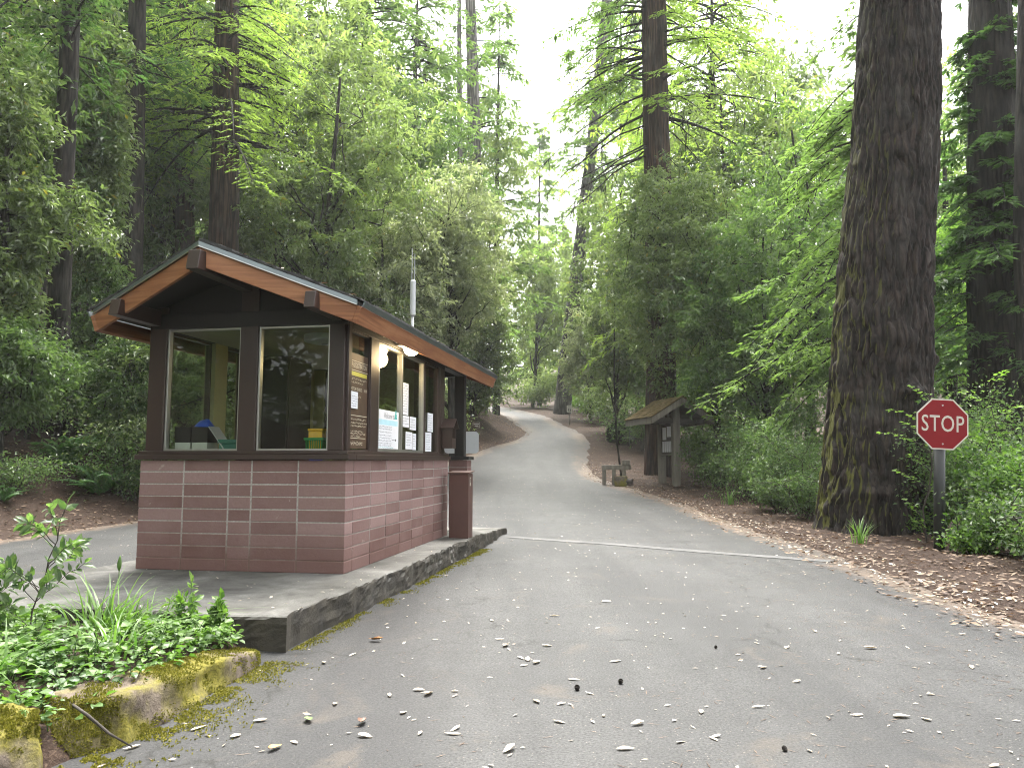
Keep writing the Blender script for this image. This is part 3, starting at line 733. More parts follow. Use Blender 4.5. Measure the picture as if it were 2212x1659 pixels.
b = MB(); b.beam((.0022, .10, .085), (.0022, .21, .085), .005, .0008, (1, 0, 0)); b.add([(.0023, .20, .10), (.0023, .235, .085), (.0023, .20, .07)], [(0, 1, 2)]); b.build('arrow', M['black_ink'], wel)
b = MB(); b.box((.0016, -.28, .222), (.0019, .27, .272)); b.build('teal_band', M['sky_ink'], wel)
b = MB()
for k in range(3): b.add([(.0024 + k * .0003, .21 - .0 + (-.045 + .01 * k), .29 + .03 * k), (.0024 + k * .0003, .21 + (.045 - .01 * k), .29 + .03 * k), (.0024 + k * .0003, .21, .345 + .022 * k)], [(0, 1, 2)])
b.build('tree_drawing', M['teal_ink'], wel)
b = MB(); scribble(b, -.27, .012, .40, .012, r); b.build('lettering', M['teal_ink'], wel)
for lab, y0, y1, z0, z1 in (('long white printed sheet high on the right sliding pane', 1.565, 1.755, 1.36, 1.685),
                            ('short white paper under the long sheet on the right sliding pane', 1.555, 1.785, 1.235, 1.352),
                            ('white paper near the frame at mid height of the right sliding pane', 1.815, 2.03, 1.215, 1.352),
                            ('tall white sheet at the bottom of the right sliding pane', 1.68, 1.90, ZS + .035, 1.19),
                            ('narrow white sheet at the bottom corner of the right sliding pane', 1.915, 2.04, ZS + .03, 1.18),
                            ('white sheet high in the rearmost side window', 2.46, 2.68, 1.22, 1.43),
                            ('blue-lettered sheet low in the rearmost side window', 2.38, 2.62, ZS + .02, 1.21)):
    p_ = side_panel('paper_notice', lab, y0, y1, z0, z1, -.040 if y1 < 2.2 else -.036)
    b = MB(); zz = (z1 - z0) - .03
    while zz > .02:
        scribble(b, -(y1 - y0) * .42, zz, (y1 - y0) * r.uniform(.55, .8), .007, r); zz -= .026
    b.build('printing', M['ink'], p_)

# ------------------------------------------------------------------ things on the counter inside
ZC = .966
def prop(name, label, cat, x, y, z=ZC, rz=0.0): return empty(name, bw(x, y, z), BA + rz, label, cat)
for lab, x, hgt in (('white and black storage box at the left end of the counter', -1.545, .22), ('white and black storage box beside the green tray', -1.385, .215)):
    o = prop('storage_box', lab, 'box', x, .235)
    b = MB(); b.box((-.072, -.08, 0), (.072, .09, .085)); b.build('base', M['box_white'], o, bevel=.004)
    b = MB(); b.box((-.075, -.083, .087), (.075, .093, hgt)); b.build('upper', M['dark_brown'], o, bevel=.004)
o = prop('plastic_tray', 'dark teal plastic tray beside the leaning clipboard on the counter', 'tray', -1.13, .24)
b = MB(); b.box((-.085, -.07, 0), (.085, .08, .075)); b.box((-.095, -.08, .076), (.095, .09, .11)); b.build('tub', M['teal_box'], o, bevel=.005)
o = prop('clipboard', 'grey clipboard leaning across the dark boxes on the counter', 'clipboard', -1.21, .24)
b = MB(); b.beam((-.10, .0, .22), (.06, .0, .01), .16, .008, (1, 0, 1)); b.build('board', M['grey_sheet'], o)
o = prop('blue_cloth', 'crumpled blue cloth lying on the black boxes', 'cloth', -1.40, .25, ZC + .216)
V = []; F = []
for i in range(9):
    for k in range(9):
        x, y = -.07 + .0175 * i, -.05 + .0125 * k; e_ = min(i, 8 - i, k, 8 - k)
        V.append((x, y, .006 + (.02 + .05 * float(vnoise(i * .8, k * .8, 0, 3))) * min(1, e_ / 2)))
for i in range(8):
    for k in range(8): F.append((i*9+k, i*9+k+9, i*9+k+10, i*9+k+1))
b = MB(); b.add(V, F); b.build('fabric', M['blue'], o, smooth=True)
o = prop('basket', 'green slatted plastic basket on the counter by the corner post', 'basket', -.365, .25)
b = MB()
b.box((-.075, -.055, 0), (.075, .055, .008))
for i in range(8):
    x = -.07 + .02 * i
    for y in (-.055, .055): b.beam((x * .92, y * .92, .006), (x, y, .10), .009, .004, (0, 1, 0))
for i in range(6):
    y = -.05 + .02 * i
    for x in (-.075, .075): b.beam((x * .92, y * .92, .006), (x, y, .10), .009, .004, (1, 0, 0))
b.build('slats', M['green_plastic'], o)
b = MB(); b.box((-.088, -.066, .10), (.088, -.05, .122)); b.box((-.088, .05, .10), (.088, .066, .122)); b.box((-.088, -.05, .10), (-.07, .05, .122)); b.box((.07, -.05, .10), (.088, .05, .122)); b.build('rim', M['green_plastic'], o, bevel=.003)
o = prop('yellow_box', 'yellow plastic container sitting in the green basket', 'container', -.36, .25, ZC + .009)
b = MB(); b.box((-.062, -.042, 0), (.062, .042, .17)); b.box((-.068, -.048, .17), (.068, .048, .19)); b.build('tub', M['yellow'], o, bevel=.006)
# blue bin and speaker post behind the booth, glimpsed through the glass
for lab, x, y, w_ in (('blue recycling bin beyond the booth door, seen through the front window', -2.75, 4.9, .30),):
    o = empty('recycling_bin', bw(x, y, -.19), BA, lab, 'bin')
    b = MB(); b.prism([(-w_ * .85, -.25, 0), (w_ * .85, -.25, 0), (w_ * .85, .25, 0), (-w_ * .85, .25, 0)], (0, 0, .02)); b.add([(-w_*.8, -.24, .02), (w_*.8, -.24, .02), (w_*.8, .24, .02), (-w_*.8, .24, .02), (-w_, -.3, 1.38), (w_, -.3, 1.38), (w_, .3, 1.38), (-w_, .3, 1.38)], [(0,1,5,4), (1,2,6,5), (2,3,7,6), (3,0,4,7), (4,5,6,7)]); b.build('body', M['blue'], o, bevel=.01)
    b = MB(); b.prism([(-w_ - .03, -.33, 1.385), (w_ + .03, -.33, 1.385), (w_ + .03, .33, 1.42), (-w_ - .03, .33, 1.42)], (0, 0, .04)); b.build('lid', M['white_paint'], o, bevel=.01)

# ------------------------------------------------------------------ signs
def octagon(r_, n=8): return [(r_ * math.cos(math.pi / n + 2 * math.pi * k / n), r_ * math.sin(math.pi / n + 2 * math.pi * k / n)) for k in range(n)]
P = at(2035.5, 1217, 9.2); ss = empty('stop_sign', (P[0] + .01, 9.2, H(P[0], 9.2)), R(-2), 'red octagonal STOP sign on a dark round post beside the big trunk', 'road sign')
ss.rotation_euler = (0, R(3.0), R(-2))
zc = at(2036, 916, 9.2)[2] - ss.location[2]
Rr = .302 / math.cos(math.pi / 8)
b = MB(); b.tube([(0, .07, -.2), (0, .07, zc + .1)], .062, 18); b.build('post', M['post_metal'], ss, smooth=True)
b = MB(); b.prism([(x, -.004, zc + y) for x, y in octagon(Rr)], (0, .006, 0)); b.build('border', M['white_sign'], ss)
b = MB(); b.prism([(x, -.0055, zc + y) for x, y in octagon(Rr * .945)], (0, .0012, 0)); b.build('face', M['red_sign'], ss)
b = MB(); put_text(b, 'STOP', .275, (0, -.0068, zc - .002), (1, 0, 0), UZ, bold=.0012, space=1.06, xscale=.74); b.build('lettering', M['white_sign'], ss, fix=False)
for z in (-.235, .225):
    b = MB(); b.tube([(0, -.012, zc + z), (0, -.004, zc + z)], .010, 10); b.build('bolt', M['alu'], ss)

P = base(1230, 47); sl = empty('speed_limit_sign', P, R(3), 'small white speed limit 15 sign on a thin post by the far road bend', 'road sign')
zc = at(1229, 883, 47)[2] - P[2]
b = MB(); b.beam((0, .03, -.2), (0, .03, zc + .15), .06, .05, (0, 1, 0)); b.build('post', M['grey_wood'], sl)
def rrect(w_, h_, r_, n=5):
    o_ = []
    for cx, cz, a0 in ((w_/2 - r_, h_/2 - r_, 0), (-w_/2 + r_, h_/2 - r_, 90), (-w_/2 + r_, -h_/2 + r_, 180), (w_/2 - r_, -h_/2 + r_, 270)):
        for k in range(n + 1): o_.append((cx + r_ * math.cos(R(a0 + 90 * k / n)), cz + r_ * math.sin(R(a0 + 90 * k / n))))
    return o_
b = MB(); b.prism([(x, -.004, zc + z) for x, z in rrect(.32, .43, .04)], (0, .006, 0)); b.build('face', M['white_sign'], sl)
b = MB(); put_text(b, 'SPEED', .065, (0, -.006, zc + .15), (1, 0, 0), UZ); put_text(b, 'LIMIT', .065, (0, -.006, zc + .085), (1, 0, 0), UZ); put_text(b, '15', .24, (0, -.006, zc - .07), (1, 0, 0), UZ, bold=.008)
b.build('lettering', M['black_ink'], sl, fix=False)

P = at(997, 957, 12.5); gs = empty('blank_sign', (P[0], P[1], 0.01), R(-4), 'blank grey back of a rounded sign panel behind the porch post', 'road sign')
zc = P[2]; b = MB(); b.prism([(x, -.003, zc + z) for x, z in rrect(.56, .35, .06)], (0, .006, 0)); b.build('panel', M['grey_sheet'], gs)
b = MB(); b.beam((0, .03, -.2), (0, .03, zc + .15), .06, .04, (0, 1, 0)); b.build('post', M['post_metal'], gs)
P = base(1029, 38); bs = empty('bank_sign', P, R(2), 'tiny brown and white bordered sign standing on the leaf-covered bank', 'sign')
zc = at(1029, 918, 38)[2] - P[2]
b = MB(); b.box((-.19, -.01, zc - .14), (.19, .01, zc + .14)); b.build('board', M['rust_paint'], bs)
b = MB()
for lo, hi in (((-.175, -.013, zc + .115), (.175, -.0105, zc + .13)), ((-.175, -.013, zc - .13), (.175, -.0105, zc - .115)), ((-.175, -.013, zc - .114), (-.16, -.0105, zc + .114)), ((.16, -.013, zc - .114), (.175, -.0105, zc + .114)), ((-.13, -.013, zc + .02), (.13, -.0105, zc + .055)), ((-.08, -.013, zc - .06), (.10, -.0105, zc - .02))): b.box(lo, hi)
b.build('lettering', M['white_sign'], bs)
b = MB(); b.beam((0, .03, -.3), (0, .03, zc), .07, .04, (0, 1, 0)); b.build('post', M['dark_wood'], bs)

# ------------------------------------------------------------------ information kiosk
kz = H(4.57, 22.0)
kk = empty('information_kiosk', (4.50, 22.2, kz), R(13), 'weathered wooden information kiosk with mossy gable roof at the road bend', 'kiosk')
b = MB(); b.box((-.10, -.55, -.2), (.10, -.37, 2.25)); b.build('post', M['grey_wood'], kk, bevel=.01)
b = MB(); b.box((-.10, .42, -.2), (.10, .58, 2.25)); b.build('post', M['grey_wood'], kk, bevel=.01)
ZP, KO, KS = 2.42, .92, .62    # ridge runs along local y
rf = MB()
for s_ in (-1, 1):
    rf.prism([(0, -.95, ZP), (s_ * KO, -.95, ZP - KO * KS), (s_ * KO, .95, ZP - KO * KS), (0, .95, ZP)], (0, 0, .05))
kr = rf.build('roof', M['dark_wood'], kk)
ms = MB()
for s_ in (-1, 1):
    for i in range(7):
        for k in range(16):
            u0, u1 = i / 7, (i + 1.1) / 7; y0 = -.99 + k * .124
            t_ = rnd.uniform(.012, .03)
            ms.prism([(s_ * u0 * KO, y0, ZP + .052 - u0 * KO * KS), (s_ * u1 * (KO + .03), y0, ZP + .056 - u1 * (KO + .03) * KS + .008), (s_ * u1 * (KO + .03), y0 + .12, ZP + .056 - u1 * (KO + .03) * KS + .008), (s_ * u0 * KO, y0 + .12, ZP + .052 - u0 * KO * KS)], (0, 0, t_))
ms.build('shake', M['moss_roof'], kr)
for y0 in (-.985, .955):
    for s_ in (-1, 1):
        b = MB(); b.prism([(0, y0, ZP + .03), (s_ * KO, y0, ZP + .03 - KO * KS), (s_ * KO, y0, ZP - .13 - KO * KS), (0, y0, ZP - .15)], (0, .03, 0)); b.build('barge_board', M['grey_wood'], kk)
for s_ in (-1, 1):
    b = MB(); b.box((s_ * KO - .02, -.95, ZP - KO * KS - .13), (s_ * KO + .02, .95, ZP - KO * KS + .03)); b.build('eave_board', M['grey_wood'], kk)
b = MB(); b.box((-.85, -.54, 1.76), (.85, -.38, 1.9)); b.box((-.85, .43, 1.76), (.85, .57, 1.9)); b.build('cross_beam', M['dark_wood'], kk)
b = MB(); b.box((-.05, -.369, .90), (.05, .419, 1.75)); kb = b.build('board', M['dark_wood'], kk)
b = MB()
b.box((-.062, -.369, .86), (.062, .419, .899)); b.build('ledge', M['grey_wood'], kk)
b = MB(); b.box((-.0545, -.30, 1.38), (-.051, .0, 1.68)); b.box((-.0545, .05, 1.3), (-.051, .30, 1.66)); b.build('poster', M['paper'], kb)
b = MB()
for i in range(5): b.box((-.0545, -.32 + i * .135, .95), (-.051, -.22 + i * .135, 1.26))
b.build('leaflet', M['paper'], kb)

# blocks and stump by the kiosk
def rough_box(name, label, cat, P, size, rz, mat, amp=.03, seed=0, parent=None, n=9):
    bm = bmesh.new(); bmesh.ops.create_cube(bm, size=1)
    bmesh.ops.subdivide_edges(bm, edges=bm.edges, cuts=n, use_grid_fill=True)
    for v in bm.verts:
        c_ = v.co; c_.x *= size[0]; c_.y *= size[1]; c_.z = (c_.z + .5) * size[2]
        f_ = max(0, (abs(v.co.x) / size[0] * 2) ** 8 + (abs(v.co.y) / size[1] * 2) ** 8)
        dn = (float(fbm(c_.x / amp * .12 + seed, c_.y / amp * .12, c_.z / amp * .12, seed)) - .5) * 2 * amp
        d_ = Vector((c_.x, c_.y, c_.z - size[2] / 2)).normalized()
        c_ += d_ * dn
    me = bpy.data.meshes.new(name); bm.to_mesh(me); bm.free(); me.polygons.foreach_set('use_smooth', [True] * len(me.polygons))
    o_ = link(name, me, mat, parent); o_.location = P; o_.rotation_euler = (0, 0, rz)
    if label: tag(o_, label, cat)
    return o_
bx, by_ = at(1340, 1040, 22.4)[0], 22.4
bz = H(bx, by_)
cbk = empty('concrete_block', (bx + .02, by_, bz), R(-12), 'mossy concrete footing with a pipe hole on the leaf litter by the kiosk', 'concrete block')
rough_box('footing', None, None, (0, 0, -.02), (.36, .34, .30), 0, M['stone'], .02, 3, cbk)
b = MB(); b.tube([(.15, -.10, .14), (.33, -.16, .14)], .075, 12); b.build('pipe', M['dark_wood'], cbk)
tb = empty('wooden_bench', (bx - .06, by_ + .35, bz + .02), R(-12), 'low mossy plank bench behind the concrete footing', 'bench')
b = MB(); b.box((-.42, -.12, .44), (.42, .12, .58)); b.build('seat', M['grey_wood'], tb, bevel=.01)
for x in (-.36, -.08, .22):
    b = MB(); b.box((x - .05, -.09, 0), (x + .05, .09, .439)); b.build('leg', M['grey_wood'], tb, bevel=.008)
b = MB(); b.box((.16, -.15, .581), (.40, .10, .72)); b.build('armrest', M['grey_wood'], tb, bevel=.01)

# ------------------------------------------------------------------ leaf geometry
def frames(n, r_, updown=.55):
    """random leaf frames: direction d, side s, normal m"""
    th = r_.uniform(0, 2 * np.pi, n); el = r_.normal(-.25, updown, n)
    d = np.stack([np.cos(th) * np.cos(el), np.sin(th) * np.cos(el), np.sin(el)], -1)
    up = np.stack([r_.normal(0, .45, n), r_.normal(0, .45, n), np.ones(n)], -1)
    s_ = np.cross(d, up); s_ /= np.linalg.norm(s_, axis=1, keepdims=True) + 1e-9
    m_ = np.cross(s_, d); return d, s_, m_
def quads(P, d, s_, m_, ln, wd, bend=.12):
    """rhombic leaf, folded a little across the middle"""
    ln = np.asarray(ln)[:, None]; wd = np.asarray(wd)[:, None]
    a = P; c_ = P + d * ln - m_ * ln * bend
    b_ = P + d * ln * .45 + s_ * wd * .5 + m_ * wd * .18; e_ = P + d * ln * .45 - s_ * wd * .5 + m_ * wd * .18
    V = np.stack([a, b_, c_, e_], 1).reshape(-1, 3); F = np.arange(len(P) * 4).reshape(-1, 4)
    return V, F
def leaves6(P, d, s_, m_, ln, wd, bend=.18):
    ln = np.asarray(ln)[:, None]; wd = np.asarray(wd)[:, None]
    a = P; t1 = P + d * ln * .55 - m_ * ln * bend * .2; t2 = P + d * ln - m_ * ln * bend
    l1 = P + d * ln * .28 + s_ * wd * .46 + m_ * wd * .14; l2 = P + d * ln * .66 + s_ * wd * .40 + m_ * wd * .08 - m_ * ln * bend * .35
    r1 = P + d * ln * .28 - s_ * wd * .46 + m_ * wd * .14; r2 = P + d * ln * .66 - s_ * wd * .40 + m_ * wd * .08 - m_ * ln * bend * .35
    V = np.stack([a, l1, l2, t2, t1, r1, r2], 1).reshape(-1, 3); n = len(P); b_ = np.arange(n)[:, None] * 7
    F = np.concatenate([b_ + np.array([[0, 4, 2, 1]]), b_ + np.array([[0, 5, 6, 4]]), ], 0)
    F3 = np.concatenate([b_ + np.array([[2, 4, 3]]), b_ + np.array([[4, 6, 3]])], 0)
    return V, [F, F3]
def tubes_np(paths, radii, seg=5):
    """paths list of k x 3, radii list of k"""
    Vs, Fs, o_ = [], [], 0
    for P, r_ in zip(paths, radii):
        P = np.asarray(P, float); k = len(P)
        T = np.gradient(P, axis=0); T /= np.linalg.norm(T, axis=1, keepdims=True) + 1e-9
        ref = np.array([1., 0, 0]) if abs(T[0][0]) < .8 else np.array([0, 1., 0])
        A = np.cross(T, ref); A /= np.linalg.norm(A, axis=1, keepdims=True) + 1e-9; B = np.cross(T, A)
        th = np.arange(seg) / seg * 2 * np.pi
        V = P[:, None] + (A[:, None] * np.cos(th)[None, :, None] + B[:, None] * np.sin(th)[None, :, None]) * np.asarray(r_)[:, None, None]
        i_ = np.arange(k * seg).reshape(k, seg) + o_
        F = np.stack([i_[:-1], np.roll(i_, -1, 1)[:-1], np.roll(i_, -1, 1)[1:], i_[1:]], -1).reshape(-1, 4)
        Vs.append(V.reshape(-1, 3)); Fs.append(F); o_ += k * seg
    return np.concatenate(Vs), np.concatenate(Fs)

def bark_trunk(name, P, rad, mat, parent, ridge=.05, nrid=22, seg=64, rings=90, flare=0.0, seed=0, fl_h=1.2, knots=(), vf=.8):
    P = np.asarray(P, float); t = np.linspace(0, 1, len(P)); tt = np.linspace(0, 1, rings) ** 1.15
    C = np.stack([np.interp(tt, t, P[:, i]) for i in range(3)], -1); r_ = np.interp(tt, t, rad)
    L_ = np.linalg.norm(P[-1] - P[0]); hgt = tt * L_
    r_ = r_ * (1 + flare * np.exp(-hgt / fl_h))
    th = np.linspace(0, 2 * np.pi, seg, endpoint=False)
    TH, HH = np.meshgrid(th, hgt)
    w = TH + (fbm(np.cos(TH) * 2 + 9, np.sin(TH) * 2, HH * .5, seed) - .5) * .35
    n1 = fbm(np.cos(w) * nrid / 6.28, np.sin(w) * nrid / 6.28, HH * vf + seed, seed + 3, 3)
    rid = 1 - np.abs(n1 - .5) * 5.0
    n2 = fbm(np.cos(TH) * 3, np.sin(TH) * 3, HH * 2.5, seed + 11, 3) - .5
    lob = flare * .35 * np.cos(TH * 5 + seed) * np.exp(-HH / (fl_h * .7)) + .05 * (fbm(np.cos(TH) * 1.2, np.sin(TH) * 1.2, HH * .25, seed + 5, 2) - .5)
    RR = r_[:, None] * (1 - ridge * np.clip(rid, 0, 1) + ridge * .6 * n2 + lob)
    for ka, kh, kr, kd in knots:
        dd = (((np.angle(np.exp(1j * (TH - ka)))) * r_[:, None] / kr) ** 2 + ((HH - kh) / kr) ** 2)
        RR = RR + kd * np.exp(-dd)
    V = np.stack([C[:, 0:1] + RR * np.cos(TH), C[:, 1:2] + RR * np.sin(TH), C[:, 2:3] + 0 * RR], -1).reshape(-1, 3)
    i_ = np.arange(rings * seg).reshape(rings, seg)
    F = np.stack([i_[:-1], np.roll(i_, -1, 1)[:-1], np.roll(i_, -1, 1)[1:], i_[1:]], -1).reshape(-1, 4)
    return np_mesh(name, V, F, mat, parent, smooth=True)

def curve(a, b, sag, r_, k=6, wob=.08):
    a, b = np.asarray(a, float), np.asarray(b, float); t = np.linspace(0, 1, k)[:, None]
    L_ = np.linalg.norm(b - a)
    P = a + (b - a) * t; P[:, 2] += sag * L_ * np.sin(np.pi * t[:, 0])
    P[1:-1] += r_.normal(0, wob * L_ * .3, (k - 2, 3)); return P

def broadleaf_parts(seed, hgt, cz, rx, rz, ncl, per, leaf, trad, lean=(0, 0), gap=.42, spread=.34, ry=None, limbs=26, aspect=.38):
    """trunk + limbs geometry and a leaf cloud grouped on twigs; all relative to the base"""
    r_ = np.random.default_rng(seed); ry = ry or rx
    C = np.array([lean[0], lean[1], cz])
    pts = []
    while len(pts) < ncl:
        q = r_.normal(0, 1, (4000, 3)); q /= np.linalg.norm(q, axis=1, keepdims=True)
        q *= (r_.uniform(0, 1, (4000, 1)) ** .42)
        keep = fbm(q[:, 0] * 2.3 + seed, q[:, 1] * 2.3, q[:, 2] * 2.3, seed, 2) > gap
        wob = .72 + .56 * fbm(q[:, 0] * 1.4 + 5, q[:, 1] * 1.4 + seed, q[:, 2] * 1.4, seed + 7, 2)
        q = q * wob[:, None]
        pts += list(q[keep])
    Q = C + np.array(pts[:ncl]) * np.array([rx, ry, rz])
    Q = Q[Q[:, 2] > .25]
    tp = []; tr = []
    top = C + np.array([0, 0, rz * .75])
    k = 9; tz = np.linspace(0, 1, k)
    T = np.stack([top[0] * tz ** 1.4 + np.cumsum(r_.normal(0, .018 * hgt, k)) * (tz > 0) * .5, top[1] * tz ** 1.4 + np.cumsum(r_.normal(0, .018 * hgt, k)) * (tz > 0) * .5, top[2] * tz], -1); T[0] = (0, 0, -.3)
    tp.append(T); tr.append(trad * (1 - .85 * tz) + .01)
    ends = []
    for q in Q[r_.permutation(len(Q))[:limbs]]:
        h = np.clip((q[2] - r_.uniform(.5, 2.2) * rz * .35) / top[2], .12, .9)
        a = np.array([np.interp(h, tz, T[:, i]) for i in range(3)])
        P = curve(a, q, .10, r_, 7, .14); r0 = trad * (1 - .85 * h) * .45
        tp.append(P); tr.append(np.linspace(r0, .008, 7)); ends.append(P)
    E = np.concatenate(ends)
    for q in Q[r_.permutation(len(Q))[:limbs * 5]]:
        a = E[np.argmin(((E - q) ** 2).sum(1) + r_.uniform(0, .3, len(E)))]
        tp.append(curve(a, q, .05, r_, 4, .1)); tr.append(np.linspace(.014, .004, 4))
    TV, TF = tubes_np(tp, tr, 6)
    leaf = leaf * 1.6; per = int(per * .8); spread = spread * .92
    # a cluster = a few sprays, each a row of leaves along a twig
    sp = 5
    td, _, _ = frames(len(Q) * sp, r_, .35)
    tl = r_.uniform(.5, 1.3, len(Q) * sp) * spread * 1.9
    o_ = np.repeat(Q, sp, 0) + r_.normal(0, spread * .4, (len(Q) * sp, 3)) * [1, 1, .45]
    kk_ = max(1, per // sp); u = r_.uniform(0, 1, (len(o_), kk_))
    P = (o_[:, None] + td[:, None] * (tl[:, None] * u)[..., None]).reshape(-1, 3) + r_.normal(0, leaf * .3, (len(o_) * kk_, 3))
    d, s_, m_ = frames(len(P), r_)
    d = d * .75 + np.repeat(td, kk_, 0) * .5; d /= np.linalg.norm(d, axis=1, keepdims=True)
    s_ = np.cross(d, m_); s_ /= np.linalg.norm(s_, axis=1, keepdims=True); m_ = np.cross(s_, d)
    ln = leaf * r_.uniform(.65, 1.25, len(P)); V, F = quads(P, d, s_, m_, ln, ln * aspect)
    cl_t = np.repeat(r_.uniform(0, .6, len(Q)), sp * kk_)
    tint = np.clip(cl_t + r_.uniform(0, .45, len(P)), 0, 1); tint = np.where(r_.uniform(0, 1, len(P)) > .99, 1.0, np.minimum(tint, .93))
    return TV, TF, V, F, tint
def conifer_parts(seed, hgt, z0, r0, nb, trad, twigs=22, blades=9, bl=.11, droop=.30, rise=.15, bw_=.20, top=.35, az=None, twl=.34, zmax=None, rtop=None, dens=1.0):
    """whorled branches with flat hanging sprays"""
    r_ = np.random.default_rng(seed); tp, tr = [], []; bl *= 1.25; bw_ *= 1.45
    Vs, Fs, Ts, o_ = [], [], [], 0
    zmax = zmax or hgt * .985
    for i in range(nb):
        f = r_.uniform(0, 1) ** .9; z = z0 + (zmax - z0) * f
        L_ = r0 * (1 - f * (1 - (rtop or top * .3))) * r_.uniform(.6, 1.15)
        a_ = r_.uniform(0, 2 * np.pi) if az is None else r_.uniform(*az)
        dh = np.array([math.cos(a_), math.sin(a_), 0]); sd = np.array([-dh[1], dh[0], 0])
        t = np.linspace(0, 1, 8)
        dr, rs = droop * r_.uniform(.6, 1.4), rise * r_.uniform(.3, 1.6)
        curl = r_.normal(0, .12)
        B = np.array([0, 0, z]) + dh * (L_ * t)[:, None] + sd * (curl * L_ * t ** 2)[:, None]; B[:, 2] += L_ * (rs * t - dr * t ** 1.8)
        tp.append(B); tr.append(np.linspace(max(.012, .016 * L_), .004, 8))
        k = max(6, int(twigs * dens * L_ / r0 * 1.1)); u = np.sort(r_.uniform(.22, 1, k))
        o1 = np.stack([np.interp(u, t, B[:, j]) for j in range(3)], -1)
        sg = np.where(np.arange(k) % 2, 1., -1.)
        td = sd * sg[:, None] * .85 + dh * r_.uniform(.35, .8, (k, 1)) + np.array([0, 0, 1]) * r_.normal(-.22, .16, (k, 1)); td /= np.linalg.norm(td, axis=1, keepdims=True)
        tl = twl * L_ * (1.05 - u * .75) * r_.uniform(.6, 1.2, k)
        for rr in range(0, k, 3):
            tp.append(np.stack([o1[rr], o1[rr] + td[rr] * tl[rr]])); tr.append(np.array([.006, .002]))
        m = blades; ub = r_.uniform(.02, 1, (k, m))
        P = (o1[:, None] + td[:, None] * (tl[:, None] * ub)[..., None]); P[..., 2] -= (ub ** 2) * tl[:, None] * .28
        P = P.reshape(-1, 3); TD = np.repeat(td, m, 0)
        up = np.array([0, 0, 1.]) + r_.normal(0, .28, (len(P), 3)); ss_ = np.cross(TD, up); ss_ /= np.linalg.norm(ss_, axis=1, keepdims=True)
        d = TD * .75 + ss_ * (np.where(r_.uniform(0, 1, len(P)) > .5, 1, -1) * r_.uniform(.25, .9, len(P)))[:, None]; d[:, 2] -= .12
        d /= np.linalg.norm(d, axis=1, keepdims=True)
        s_ = np.cross(d, up); s_ /= np.linalg.norm(s_, axis=1, keepdims=True); m_ = np.cross(s_, d)
        ln = bl * r_.uniform(.6, 1.3, len(P)); V, F = quads(P, d, s_, m_, ln, ln * bw_, .1)
        Vs.append(V); Fs.append(F + o_); o_ += len(V)
        Ts.append(np.clip(r_.uniform(0, .5) + .25 * np.repeat(u, m) + r_.uniform(0, .35, len(P)), 0, .93))
    TV, TF = tubes_np(tp, tr, 5)
    return TV, TF, np.concatenate(Vs), np.concatenate(Fs), np.concatenate(Ts)

def mesh_of(name, V, F, mat, tint=None, smooth=False):
    o_ = np_mesh(name, V, F, mat, None, tint, smooth); me = o_.data; bpy.data.objects.remove(o_); return me
def tree_from(name, label, P, parts, bark, leaf, group=None, cat='tree', rz=0, sc=1, branch='branches'):
    o_ = empty(name, P, rz, label, cat, group); o_.scale = (sc, sc, sc)
    TV, TF, V, F, t = parts
    np_mesh('trunk' if branch == 'branches' else branch, TV, TF, bark, o_, smooth=True)
    np_mesh('crown', V, F, leaf, o_, t)
    return o_

#@@FOLIAGE@@
# ------------------------------------------------------------------ trees
def BL(label, pxb, Y, c, r, leaf='leaf_oak', ncl=460, per=60, ls=.10, trad=.12, bark='tan_oak_bark', seed=1, name='broadleaf_tree', gap=.42, spread=.24, limbs=26, aspect=.40, group=None, ryf=1.0, cat='tree'):
    P = base(pxb, Y); Cc = at(c[0], c[1], Y); k = Y / FPX
    rx, rz = r[0] * k, r[1] * k
    pt = broadleaf_parts(seed, rz * 2, Cc[2] - P[2], rx, rz, ncl, per, ls, trad, (Cc[0] - P[0], 0), gap, spread, rx * ryf, limbs, aspect)
    return tree_from(name, label, P, pt, M[bark], M[leaf], group, cat)
def straight(label, pts, radii, mat, name, ridge=.05, nrid=22, seg=48, flare=.25, seed=1, crown=None, leaf='needle', rings=80, fl_h=1.0, knots=(), cat='tree', vf=.5):
    """pts: world points, first on the ground"""
    b0 = np.array(pts[0]); o_ = empty(name, b0, 0, label, cat)
    Q = np.array(pts) - b0; Q[0][2] -= .5
    bark_trunk('trunk', Q, radii, mat, o_, ridge, nrid, seg, rings, flare, seed, fl_h, knots, vf)
    if crown:
        TV, TF, V, F, t = conifer_parts(**crown)
        # follow the lean of the trunk
        def lean(A):
            for i in (0, 1): A[:, i] += np.interp(A[:, 2], Q[:, 2], Q[:, i])
            return A
        V = lean(V); TV = lean(TV)
        np_mesh('crown', np.concatenate([V, TV]), np.concatenate([F, TF + len(V)]), [M[leaf], M['dark_bark']], o_, np.concatenate([t, np.zeros(len(TF))]), midx=np.concatenate([np.zeros(len(F)), np.ones(len(TF))]))
    return o_
def up_pts(pxb, Y, tops):
    b0 = base(pxb, Y); out = [b0]
    for x, y in tops: out.append(at(x, y, Y))
    return out
def ext(pts, z):
    a, b = np.array(pts[-2]), np.array(pts[-1]); k = (z - b[2]) / (b[2] - a[2]); return list(pts) + [b + (b - a) * k]

